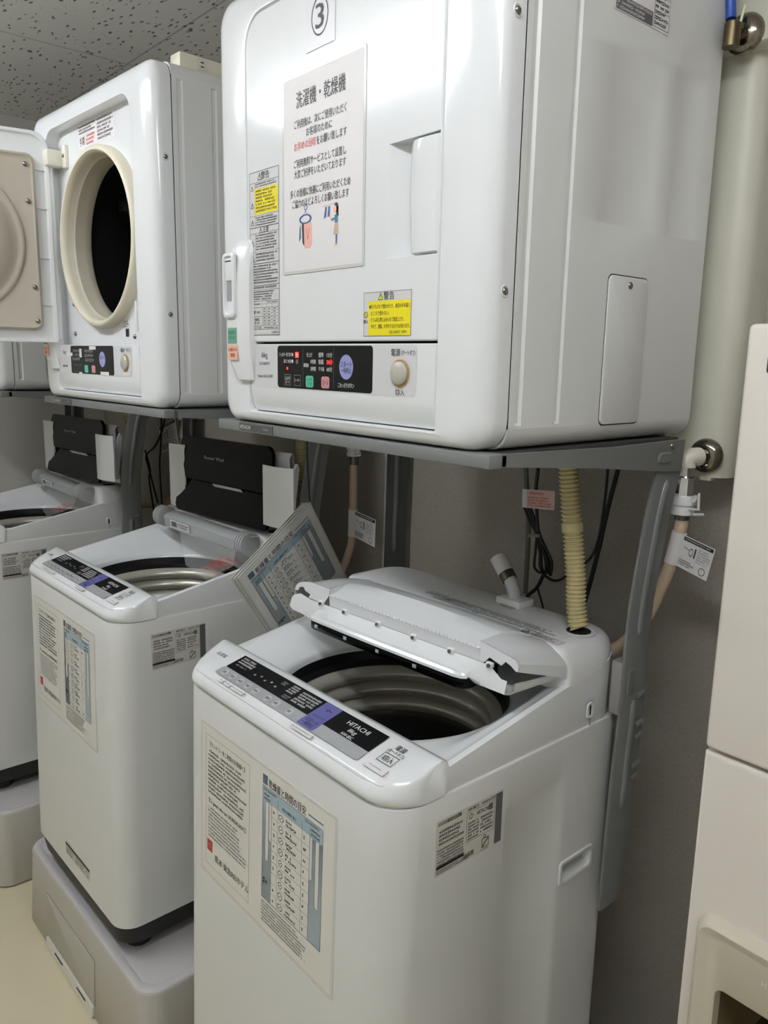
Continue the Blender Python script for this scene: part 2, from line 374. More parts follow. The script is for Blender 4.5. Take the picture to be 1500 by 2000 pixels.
# ================================================================== dryer
DW0, DW1, DD, DZ0, DZ1 = -0.69, 0.0, 0.5475, -0.145, 0.595
def dryer(u, label, opened=False, detail=True):
    U = DRY[u]; base = (DW0 / 2, DD / 2, DZ0)
    t = thing('tumble_dryer', label, 'dryer', base, U, 'tumble dryers on grey stands above the washers')
    B = lambda mb, n, ang=38: mb.build(n, t, base, ang)
    # --- sheet steel body
    mb = MB(); r = 0.03; n = 5; loop = lambda y, i: [(x, y, z) for x, z in rrect(DW0 + i, DW1 - i, DZ0 + i, DZ1 - i, max(r - i, .004), n)]
    skip = {2 * (n + 1) - 1 + 0}      # the long right hand quad is replaced by the pressed panel
    mb.loft([loop(0.0545, 0.004), loop(0.0545, 0), loop(DD - .012, 0)], WSHEET, True, False, False, {2 * (n + 1) - 1})
    mb.loft([loop(DD - .012, 0), loop(DD - .004, .003), loop(DD, .012)], WSHEET, True, False, True)
    za, zb = DZ0 + r, DZ1 - r
    recs = [(.0665, .0815, za + .004, zb - .006, .0035), (.152, .166, za + .004, zb - .006, .003), (.235, .361, .172, .407, .0014), (.413, .490, .176, .42, .0014), (.534, .546, -.115, -.01, .002), (.534, .546, .115, .5, .002)]
    def dep(y, z):
        dd = 0
        for (a, c, e, f, h) in recs:
            if a + .0034 <= y <= c - .0034 and e + .0034 <= z <= f - .0034: dd = max(dd, h)
        return dd
    ys = {.0545, DD - .012}; zs = {za, zb}
    for (a, c, e, f, h) in recs:
        ys |= {a, a + .0035, c - .0035, min(c, DD - .012)}; zs |= {e, e + .0035, f - .0035, f}
    ys = sorted(y for y in ys if y <= DD - .0119); zs = sorted(zs)
    mb.grid(ys, zs, lambda y, z: (-dep(y, z), y, z), WSHEET)
    B(mb, 'body', 25)
    # --- moulded front cover with rounded rim
    mb = MB(); R = 0.034; k = []
    def cl(y, i, rr=.04): return [(x, y, z) for x, z in rrect(DW0 + i, DW1 - i, DZ0 + i * .36, DZ1 - i, max(rr - i * .3, .01), 6)]
    k.append(cl(.0535, .003)); k.append(cl(.0525, 0)); k.append(cl(.030, 0))
    for q in range(1, 8):
        a = q / 7 * PI / 2; k.append(cl(.030 - .028 * math.sin(a), .045 * (1 - math.cos(a))))
    hl = lambda y, i: [(x, y, z) for x, z in rrect(-.579 + i, -.0865 - i, -.1225 + i, .540 - i, (.014, .006, .05, .05), 6)]
    k.append(hl(0.0, -.003)); k.append(hl(.0005, -.0008)); k.append(hl(.003, 0)); k.append(hl(.032, 0))
    mb.loft(k, WHITE); 
    mb.plate([(x, z) for x, z in rrect(-.579, -.0865, -.1225, .540, (.014, .006, .05, .05), 6)], [[(-.317 + .197 * math.cos(a * PI / 20), .254 + .197 * math.sin(a * PI / 20)) for a in range(40)]] if opened else [], lambda x, z: (x, .032, z), WHITE if opened else GAP)
    B(mb, 'front_cover', 30)
    for z in (.3955, .0654):
        mb = MB(); mb.lathe([(.0085, .0), (.0075, .0012), (.006, .0006), (0, .0004)], (0.0001, .0352, z), (1, 0, 0), WHITE, 14); mb.screw((0.0006, .0352, z), (1, 0, 0), .0052); B(mb, 'cover_screw')
    # --- control panel
    cp = MB(); xs = [-.5765, -.573, -.56, -.10, -.092, -.0895]
    prof = [(-.0015, .003), (-.003, .0005), (-.078, 0), (-.088, .0006), (-.098, .0022), (-.108, .0052), (-.1155, .0085), (-.1205, .0118), (-.1212, .03)]
    loops = []
    for z, y in prof: loops.append([(-.5765, .03, z), (-.5765, y + .004, z), (-.5735, y + .001, z), (-.569, y, z), (-.094, y, z), (-.0905, y + .001, z), (-.0887, y + .004, z), (-.0887, .03, z)])
    cp.loft(loops, WHITE, False); cpo = B(cp, 'control_panel', 40)
    d = Decal((0, 0, 0), (1, 0, 0), (0, 0, 1))
    d.rect(-.5635, -.0775, -.1265, -.0035, INSERT, 0, .008)
    d.rect(-.482, -.0758, -.2222, -.0045, BLACKP, 1, .006)
    if detail:
        T = d.text
        T('6kg', -.524, -.022, .013, INKG); T('DE-N60WV', -.524, -.0355, .0055, INKG, .034); T('Heater & Air DRY', -.522, -.0575, .005, INK, .05)
        T('フィルター目づまり●', -.455, -.0195, .0062, INKW, .043); T('あと10分●', -.448, -.0305, .0062, INKW, .029)
        d.rect(-.4275, -.0245, -.4175, -.0150, LEDR, 2, .001); T('弱', -.4222, -.031, .0065, INKL); T('強', -.4222, -.0195, .006, INKW, l=3)
        d.disc(-.4515, -.0425, .0026, LEDR, 2)
        for x, s1, s2 in ((-.4505, 'ふんわり', 'ガード'), (-.4213, 'ヒーター', '')):
            d.frame(x - .0095, -.0712, x + .0095, -.0530, .0006, INKL, 2); T(s1, x, -.0590 if s2 else -.062, .0055, INKW, .015)
            if s2: T(s2, x, -.0658, .0055, INKW, .012)
        d.line(-.4045, -.008, -.4045, -.072, .0007, INKG, 2); d.line(-.3195, -.006, -.3195, -.072, .0007, INKG, 2)
        T('仕上げ', -.386, -.0195, .0062, INKW, .016); T('標準', -.3535, -.0195, .0068, INKW, .0135); T('15分', -.3305, -.0195, .0068, INKW, .0145)
        T('風乾燥', -.3955, -.0365, .0058, INKW, .0145); T('1時間', -.3755, -.0305, .0062, INKW, .0145); T('2時間', -.3755, -.0420, .0062, INKW, .0145)
        T('除菌', -.3535, -.0305, .0068, INKW, .0135); T('30分', -.3305, -.0305, .0072, LEDR, .0155); T('干す前', -.3525, -.0420, .0062, INKW, .015); T('60分', -.3305, -.0420, .0068, INKW, .0145)
        d.rect(-.3965, -.0725, -.3745, -.0535, MINT, 2, .004); T('ハッチ', -.3855, -.0597, .0065, INK, .014, 3); T('コース', -.3855, -.0670, .0065, INK, .014, 3)
        d.rect(-.3525, -.0725, -.3305, -.0535, PINK, 2, .004); T('コース', -.3415, -.0632, .0072, INK, .016, 3)
        d.disc(-.287, -.0375, .0192, PURP, 2, .92); T('スタート', -.287, -.0335, .0085, INK, .028, 3); T('一時停止', -.287, -.0430, .0075, INK, .026, 3)
        T('これっきりボタン', -.287, -.0660, .0068, INKW, .041)
        T('電源', -.1705, -.0145, .0095, INK, .020); T('(オートオフ)', -.1435, -.0145, .0066, INK, .029); T('切/入', -.1600, -.0710, .0085, INK, .020)
    else:
        d.greek(-.472, -.044, -.41, -.012, 3, INKL); d.greek(-.395, -.046, -.325, -.012, 3, INKL); d.rect(-.3965, -.0725, -.3745, -.0535, MINT, 2, .004); d.rect(-.3525, -.0725, -.3305, -.0535, PINK, 2, .004)
        d.disc(-.287, -.0375, .0192, PURP, 2, .92); d.text('スタート', -.287, -.0335, .0085, INK, .028, 3)
        d.rect(-.508, -.031, -.470, -.0225, PAPER, 3); d.rect(-.424, -.034, -.41, -.012, PAPER, 3); d.rect(-.362, -.014, -.322, -.0055, PAPER, 3); d.rect(-.432, -.078, -.412, -.072, PAPER, 3); d.rect(-.300, -.077, -.252, -.068, PAPER, 3); d.rect(-.176, -.074, -.142, -.066, PAPER, 3)
        for sx in (-.45, -.4213): d.frame(sx - .0095, -.0712, sx + .0095, -.0530, .0006, INKL, 2)
        d.text('6kg', -.524, -.022, .013, INKG); d.greek(-.54, -.062, -.505, -.054, 1, INK); d.text('電源(オートオフ)', -.158, -.0145, .009, INK, .048); d.text('切/入', -.1600, -.0655, .0085, INK, .020)
    o = d.build('control_label', cpo, (0, 0, 0)); plab(o, 'black printed control strip with coloured buttons')
    kb = MB(); kc = (-.1602, -.0004, -.0437); kb.lathe([(.0205, 0), (.0205, .0012), (.0185, .0016), (.0178, .0008)], kc, (0, -1, 0), GOLD, 28)
    kb.lathe([(.0172, 0.0), (.0172, .004), (.0150, .0062), (.008, .0075), (0, .0078)], kc, (0, -1, 0), KNOBM, 28); plab(kb.build('power_button', cpo, (0, 0, 0)), 'round beige power button in a gold ring')
    # --- filter box at the left edge
    fb = MB(); lo = []
    for (z, xl, xr, y) in ((-.068, -.612, -.556, .0), (-.066, -.614, -.556, -.010), (-.02, -.634, -.556, -.018), (.05, -.632, -.556, -.019), (.12, -.630, -.556, -.018), (.165, -.622, -.556, -.014), (.180, -.606, -.558, -.006), (.182, -.60, -.56, .001)):
        lo.append([(xl, .012, z), (xl, y + .012, z), (xl + .004, y + .003, z), (xl + .013, y, z), (xr - .03, y, z), (xr - .012, y + .004, z), (xr - .003, y + .009, z), (xr, .012, z)])
    fb.loft(lo, WPLAST, False, False, False); fo = B(fb, 'lint_filter', 50)
    g = MB(); ax = -.603
    g.loft([[(-.636 + i, y, z) if 0 else (x, y, z) for x, z in rrect(-.628 + i, -.588 - i, .045 + i, .158 - i, .009, 4)] for y, i in ((-.0185, 0), (-.0235, 0.0), (-.025, .002), (-.025, .005), (-.0195, .0075))], WPLAST, True, False, False)
    g.plate(rrect(-.6205, -.5955, .0525, .1505, .004, 4), [], lambda x, z: (x, -.0192, z), WPLAST)
    g.rbox(-.6185, -.5965, -.0235, -.019, .110, .1495, WPLAST, .002); g.rbox(-.6175, -.5975, -.0240, -.0225, .143, .145, GAP, 0)
    g.rbox(-.6195, -.5965, -.0200, -.0190, .075, .108, mat('recess_grey', (150, 155, 160), .5), .0)
    g.build('filter_handle', fo, (0, 0, 0))
    if u != 1:
        s1 = Decal((-.6215, -.0192, .0), (1, 0, 0), (0, 0, 1)); s1.rect(.002, -.0005, .032, .027, GRN, 0); s1.text('ハイパー', .017, .019, .006, INK, .022); s1.text('コース', .017, .009, .006, INK, .018); plab(s1.build('sticker', fo), 'green sticker')
        s1 = Decal((-.6215, -.0190, .0), (1, 0, 0), (0, 0, 1)); s1.rect(.002, -.0305, .035, -.004, ORNG, 0); s1.text('その他コース', .018, -.012, .0055, INK, .028); s1.text('乾燥', .018, -.022, .006, INK, .014); plab(s1.build('sticker', fo), 'salmon sticker')
    dd = Decal((-.6305, .004, .2065), (1, -.06, 0), (0, 0, 1), .0006); dd.rect(0, 0, .049, .042, PAPER, 0); dd.text('注意', .0245, .036, .007); dd.greek(.004, .006, .046, .031, 5, INK); plab(dd.build('caution_sticker', t, base), 'small white caution sticker')
    # --- right side rating plate, service panel
    if u == 3:
        d = Decal((0, .232, .452), (0, 1, 0), (0, 0, 1), .0008); d.rect(0, 0, .142, .09, PAPER, 0); d.greek(.004, .030, .09, .086, 9, INK); d.rect(.004, .0015, .095, .020, INKG, 2); d.greek(.006, .002, .093, .0195, 3, INKW, 3)
        d.frame(.098, .003, .139, .087, .0006, INK, 2); d.text('HITACHI', .12, .065, .006); d.greek(.1, .005, .137, .055, 7, INK); d.line(.098, .045, .139, .045, .0005, INK); d.line(.098, .025, .139, .025, .0005, INK)
        plab(d.build('rating_label', t, base), 'white printed rating label')
    sp = MB(); lp = lambda x, i: [(x, y, z) for y, z in rrect(.2645 + i, .3705 - i, -.1165 + i, .105 - i, .010, 4)]
    sp.loft([lp(.0003, -.0015), lp(.0003, 0)], GAP); sp.loft([lp(.0, 0), lp(.002, .0004), lp(.0026, .0015)], WSHEET, True, False, True); so = B(sp, 'service_panel', 50)
    sc = MB(); sc.screw((.0026, .3187, .0925), (1, 0, 0), .0055); sc.build('screw', so, (0, 0, 0))
    # --- door
    def outline(i): return rrect(-.5765 + i, -.089 - i, .002 + i, .5365 - i, (.004, .004, .047, .047), 6)
    if not opened:
        rc = [(-.1945, .117), (-.089 + .0001, .117), (-.0889, .2715), (-.1945, .2715)]
        mb = MB()
        mb.loft([[(x, y, z) for x, z in outline(i)] for y, i in ((.03, 0), (.003, 0), (.0008, .001), (0, .0025))], WHITE)
        outl = outline(.0025)
        # notch at the right edge for the grip
        zn0, zn1 = .117, .2715
        pol = []
        for p in outl:
            pol.append(p)
        # insert notch between the bottom right and top right corners (bl, br, tr, tl order)
        idx = 2 * 7
        pol = pol[:idx] + [(-.0915, zn0), (-.1945, zn0), (-.1945, zn1), (-.0915, zn1)] + pol[idx:]
        mb.plate(pol, [], lambda x, z: (x, 0.0, z), WHITE)
        us = [-.1945, -.192, -.185, -.175, -.165, -.155, -.145, -.0915]; hs = [0, .0015, .007, .015, .021, .0245, .026, .026]
        fz = lambda u_, w: (u_, hs[us.index(u_)], w)
        mb.grid(us, [zn0, zn1], fz, WHITE, True)
        for z in (zn0, zn1):
            mb.add([(u_, 0, z) for u_ in us] + [(u_, h_, z) for u_, h_ in zip(us, hs)], [(i, i + 1, i + 1 + len(us), i + len(us)) for i in range(len(us) - 1)], WHITE)
        do = B(mb, 'door', 35)
        hb = MB(); lo = []
        for z, xl in ((.119, -.1475), (.121, -.1505), (.15, -.1535), (.195, -.1555), (.24, -.1555), (.262, -.1535), (.2675, -.151), (.2695, -.148)):
            e = .004 if z in (.119, .2695) else 0
            lo.append([(xl + .012, .024, z), (xl, .012 + e, z), (xl + .004, .003 + e, z), (xl + .013, -.001 + e, z), (xl + .03, -.002 + e, z), (-.1, -.0012 + e, z), (-.0925, .0008 + e, z), (-.0905, .004 + e, z), (-.0905, .024, z)])
        hb.loft(lo, WHITE, False, True, True); hb.build('door_handle', do, (0, 0, 0), 45)
        if u == 3:
            caution_column(do); child_warning(do)
    else:
        rg = MB(); c = (-.317, .032, .254)
        rg.lathe([(.196, -.004), (.1955, .012), (.198, .022), (.202, .027), (.208, .027), (.2125, .022), (.2145, .014), (.215, .0)], c, (0, -1, 0), CREAM, 64)
        plab(B(rg, 'door_seal', 50), 'cream rubber ring around the drum mouth')
        rg = MB(); rg.lathe([(.197, .010), (.193, .004), (.192, -.004), (.1895, -.006), (.189, -.030), (.187, -.046), (.190, -.050)], c, (0, -1, 0), CREAMIN, 64); plab(B(rg, 'drum_mouth', 50), 'cream inner tube of the drum mouth')
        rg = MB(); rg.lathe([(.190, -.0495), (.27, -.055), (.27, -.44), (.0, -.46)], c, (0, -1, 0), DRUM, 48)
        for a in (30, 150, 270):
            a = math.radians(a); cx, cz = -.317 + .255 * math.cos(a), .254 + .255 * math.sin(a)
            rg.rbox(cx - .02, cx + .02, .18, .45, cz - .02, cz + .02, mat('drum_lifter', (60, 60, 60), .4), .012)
        B(rg, 'drum')
        lab = Decal((-.437, .032, .479), (1, 0, 0), (0, 0, 1)); lab.rect(0, 0, .206, .058, PAPER, 0); lab.greek(.004, .034, .105, .055, 3, INK); lab.greek(.112, .004, .202, .055, 6, INKG); lab.text('手袋', .022, .017, .017, INK, .03); lab.greek(.045, .004, .105, .030, 3, INKR)
        plab(lab.build('instruction_label', t, base), 'white and red printed label above the drum mouth')
        lab = Decal((-.234, .032, .015), (1, 0, 0), (0, 0, 1)); lab.rect(0, 0, .038, .044, PAPER, 0); lab.greek(.003, .024, .036, .042, 3, INKG); lab.rect(.016, .003, .034, .022, INK, 2); plab(lab.build('small_label', t, base), 'small white label')
        for (x, z) in ((-.52, .028), (-.17, .018), (-.52, .105)):
            mb = MB(); mb.screw((x, .0315, z), (0, -1, 0), .006); B(mb, 'screw')
        mb = MB(); mb.rbox(-.148, -.14, .022, .034, .03, .10, WHITE, .002); B(mb, 'latch_slot')
        open_door(t, base)
    return t

def caution_column(par):
    w, h = .0935, .276
    d = Decal((-.5685, 0, .0137), (1, 0, 0), (0, 0, 1)); d.rect(0, 0, w, h, mat('pale_sticker', (214, 214, 214), .4), 0); d.frame(0, 0, w, h, .0009, INK, 1)
    T = d.text; T('⚠警告' if 0 else '警告', .052, .267, .011); d.warn(.034, .267, .011)
    for y, wd in ((.258, .0007), (.2485, .0), (.2035, .0006), (.184, .0014), (.174, .0006), (.143, .0005), (.123, .0014), (.086, .0012), (.078, .0006)):
        if wd: d.line(0, y, w, y, wd, INKG, 1)
    d.line(.018, .184, .018, .258, .0006, INKG); d.line(.018, .123, .018, .174, .0006, INKG)
    d.greek(.02, .249, .09, .257, 2, INK, 2, .6, .2)
    d.rect(.0175, .2055, .091, .2475, YEL, 1); d.greek(.021, .208, .089, .246, 7, INK)
    d.greek(.02, .186, .09, .202, 4, INK); d.warn(.0095, .25, .008); d.warn(.0095, .222, .009); d.warn(.0095, .193, .009)
    T('注意', .052, .1785, .0085); d.warn(.036, .1785, .009)
    d.warn(.0095, .158, .009); d.warn(.0095, .134, .009); d.greek(.02, .145, .091, .1725, 6, INK); d.greek(.02, .126, .091, .1415, 3, INK); d.greek(.003, .125, .016, .129, 1, INK)
    d.greek(.004, .0885, .091, .121, 7, INK); d.greek(.006, .0795, .088, .0852, 1, INK, ragged=0); d.greek(.004, .0605, .091, .077, 4, INK)
    d.frame(.004, .010, .090, .0595, .0007, INK); 
    for y in (.048, .0325, .0165): d.line(.004, y, .090, y, .0005, INK)
    for y in (.054, .0435, .038, .0275, .022): d.line(.038, y, .090, y, .0004, INKG)
    for x in (.038, .052, .07): d.line(x, .0165, x, .0595, .0005, INK)
    for y in (.0457, .0407, .0352, .0300, .0247, .0192): 
        for x in (.042, .056, .074): d.greek(x, y - .0018, x + .009, y + .0018, 1, INK, ragged=0)
    T('綿 100%', .021, .040, .005); T('化繊混', .021, .0275, .0045); T('綿 45%', .021, .0215, .0045); T('ポリエステル65%', .021, .0132, .0042, None, .028); d.greek(.042, .0112, .088, .0150, 1, INK, ragged=0); T('2-NW-A', .08, .005, .0045)
    d.greek(.01, .0520, .034, .056, 1, INK); d.greek(.055, .0550, .088, .058, 1, INK, ragged=0)
    plab(d.build('caution_label', par), 'tall printed caution label with a yellow box')
def child_warning(par):
    w, h = .1058, .0636
    d = Decal((-.2454, 0, .0091), (1, 0, 0), (0, 0, 1)); d.rect(0, 0, w, h, mat('pale_sticker', (214, 214, 214), .4), 0); d.frame(0, 0, w, h, .0007, INKG, 1)
    d.rect(.0112, .001, w - .001, .0505, YEL, 1); d.warn(.039, .057, .0095, None, 2, YEL); d.text('警告', .0575, .057, .0098)
    for i, s_ in enumerate(('●子どもだけで使わせたり、幼児の手の届く', 'ところで使わない。', 'ドラム内に閉じ込められて窒息したり、', 'やけど、感電、けがをするおそれがあります。')):
        y = .0425 - i * .0095; d.text(s_, .0135 if i == 0 else .0178, y, .0056, INK, (.089, .041, .0735, .086)[i], 2, 'l')
    d.text('DE-NWV >PP<', .098, .0055, .0045, INK, .038, 2, 'r')
    d.ring(.0057, .0315, .0045, .0034, INK, 2); d.disc(.0057, .0315, .0034, YEL, 1.5); d.line(.0034, .0338, .008, .0292, .0009, INK, 2); d.text('禁止', .0057, .0215, .0046)
    plab(d.build('warning_label', par), 'yellow warning label')

def open_door(t, base):
    ph = math.radians(104); hx, hy = -.547, -.004
    A = Vector((math.cos(ph), -math.sin(ph), 0)); Nn = Vector((math.sin(ph), math.cos(ph), 0))        # A: along the door away from the hinge, Nn: out of its inner face
    if Nn.x < 0: Nn = -Nn
    F = lambda a, n, z: Vector((hx, hy, 0)) + A * a + Nn * n + Vector((0, 0, z))
    L = .485; z0, z1 = .003, .535
    mb = MB(); o_ = lambda i: rrect(0 + i, L - i, z0 + i, z1 - i, (.006, .006, .04, .04), 6)
    mb.loft([[F(a, n, z) for a, z in o_(i)] for n, i in ((-.040, .004), (-.038, .0), (0, 0), (.0015, .0015), (.0015, .008), (-.006, .010))], WHITE, True, True, True)
    for z in (.10, .22, .345, .44): mb.add([F(.01, -.0058, z), F(.05, -.0058, z), F(.05, .001, z), F(.01, .001, z), F(.01, -.0058, z + .002), F(.05, -.0058, z + .002), F(.05, .001, z + .002), F(.01, .001, z + .002)], [(0, 1, 2, 3), (4, 5, 6, 7), (3, 2, 6, 7)], WHITE)
    do = mb.build('door', t, base, 35); plab(do, 'white dryer door swung open to the left')
    p = MB(); q = lambda i: rrect(.036 + i, L - .03 - i, .035 + i, .478 - i, (.02, .02, .02, .02), 5)
    p.loft([[F(a, n, z) for a, z in q(i)] for n, i in ((-.006, 0), (.004, 0), (.008, .002), (.010, .006), (.007, .009))], BEIGEP, True, False, True)
    c = F(.262, .007, .255)
    p.lathe([(.195, 0), (.192, .004), (.186, .005), (.180, .002), (.172, .002), (.16, .008), (.14, .016), (.10, .018), (.06, .014), (0, .013)], c, Nn, BEIGEP, 48)
    po = p.build('inner_plate', do, base, 45); plab(po, 'beige inner plate of the open door')
    for (a, z) in ((.058, .450), (.056, .36), (.052, .145), (.050, .058), (.20, .055)):
        s = MB(); s.screw(F(a, .008, z), Nn, .0065); s.build('screw', do, base)
    h = MB(); h.tube([F(-.004, -.012, .012), F(-.004, -.012, .455)], .007, WPLAST, 10); h.tube([F(.008, -.004, .012), F(.008, -.004, .455)], .005, WPLAST, 8); plab(h.build('hinge_rod', t, base), 'white hinge rod')
    h = MB(); h.rbox(hx - .012, hx + .022, hy - .012, .032, .452, .492, mat('hinge_cream', (232, 228, 214), .4), .004); h.rbox(hx + .02, hx + .042, .022, .034, .448, .505, mat('hinge_cream', (232, 228, 214), .4), .004); h.screw((hx + .033, .0215, .478), (0, -1, 0), .005); plab(h.build('hinge', t, base), 'cream plastic hinge block')

# ================================================================== stand
def stand(u, label):
    U = DRY[u]; base = (-.345, .3, -1.05)
    t = thing('dryer_stand', label, 'stand', base, U, 'grey steel dryer stands')
    B = lambda mb, n: mb.build(n, t, base, 40)
    mb = MB(); zt = DZ0 - .001
    mb.rbox(-.705, .014, .004, .04, zt - .0185, zt, GREYST, .002); fb = B(mb, 'front_rail')
    d = Decal((-.6225, .0038, zt - .0178), (1, 0, 0), (0, 0, 1), .0006); d.slab(0, 0, .116, .0175, mat('dark_grey_badge', (78, 80, 78), .4), .0012); d.text('HITACHI', .005, .0090, .0072, INKW, .036, 2, 'l'); d.greek(.086, .006, .110, .0125, 1, INKL); d.frame(.001, .001, .115, .0165, .0006, INKL, 1); plab(d.build('badge', fb), 'dark badge with white lettering')
    mb = MB(); mb.rbox(-.69, .003, .03, .50, zt - .012, zt - .0005, mat('dark_gap_shade', (62, 63, 63), .5), 0); B(mb, 'gap_shade_plate')  # added dark sheet, stands in for the black shaded gap under the dryer
    for sx, x0 in ((1, .004), (-1, -.704)):
        mb = MB(); P = [(.03, zt), (.03, zt - .017), (.06, zt - .0195), (.25, zt - .035), (.44, zt - .0545), (.455, zt - .056), (.50, zt - .058), (.505, zt - .004), (.30, zt - .006)]
        mb.loft([[(x0, y, z) for y, z in P], [(x0 + .010, y, z) for y, z in P]], GREYST, True, True, True)
        if sx > 0:
            rp_ = lambda x, i: [(x, y, z) for y, z in rrect(.420 + i, .465 - i, zt - .042 + i, zt - .022 - i, .0095 - i, 3)]
            mb.loft([rp_(x0 + .010, 0), rp_(x0 + .013, .003)], GREYST, True, False, True)
            mb.screw((x0 + .010, .463, zt - .013), (1, 0, 0), .0055)
        B(mb, 'side_rail')
        # pressed rear leg
        front = [(.435, -.197), (.4125, -.2676), (.3936, -.369), (.3838, -.431), (.380, -.50), (.3808, -.58), (.376, -.66), (.3705, -.72), (.366, -.84), (.363, -1.0)]
        wdt = [.078, .075, .074, .073, .074, .075, .078, .081, .080, .062]
        if sx < 0: front = [(.438 - .010 * k_ / 9, z) for k_, (y, z) in enumerate(front)]
        xw = x0 + .006; mb = MB(); loops = []
        for (y, z), w in zip(front, wdt):
            sgn = -sx
            loops.append([(xw + sgn * .007, y + .001, z), (xw + sgn * .002, y, z), (xw, y + .003, z), (xw, y + w - .003, z), (xw + sgn * .003, y + w, z), (xw + sgn * .020, y + w, z), (xw + sgn * .020, y + w - .002, z), (xw + sgn * .005, y + w - .003, z), (xw + sgn * .003, y + .004, z), (xw + sgn * .007, y + .003, z)])
        mb.loft(loops, GREYST, True, True, True)
        P = [Vector((xw, y + w * .48, z)) for (y, z), w in zip(front, wdt)]
        for a, b_ in ((0, 4), (5, 8)):
            seg = [P[a] * .7 + P[a + 1] * .3] + P[a + 1:b_] + [P[b_] * .75 + P[b_ - 1] * .25]
            seg = catmull(seg, 5); n_ = len(seg)
            mb.tube([p_ + Vector((-sx * .0035, 0, 0)) for p_ in seg], .009, GREYST, 10, True, [.006 if i in (0, n_ - 1) else .009 for i in range(n_)])
        for i, z in enumerate((-.60, -.655, -.68, -.735, -.76)):
            mb.tube([(xw - sx * -.001, .425, z), (xw - sx * -.001, .447, z + .004)], .0045, GREYST, 8)
        B(mb, 'leg')
    if u != 3: return t
    mb = MB(); mb.rbox(-.0205, .003, .385, .417, -.630, -.532, mat('bracket_grey', (150, 148, 146), .4), .003); mb.rbox(.001, .012, .392, .41, -.59, -.545, GREYST, .002); plab(B(mb, 'bracket'), 'pale bracket clamped beside the washer')

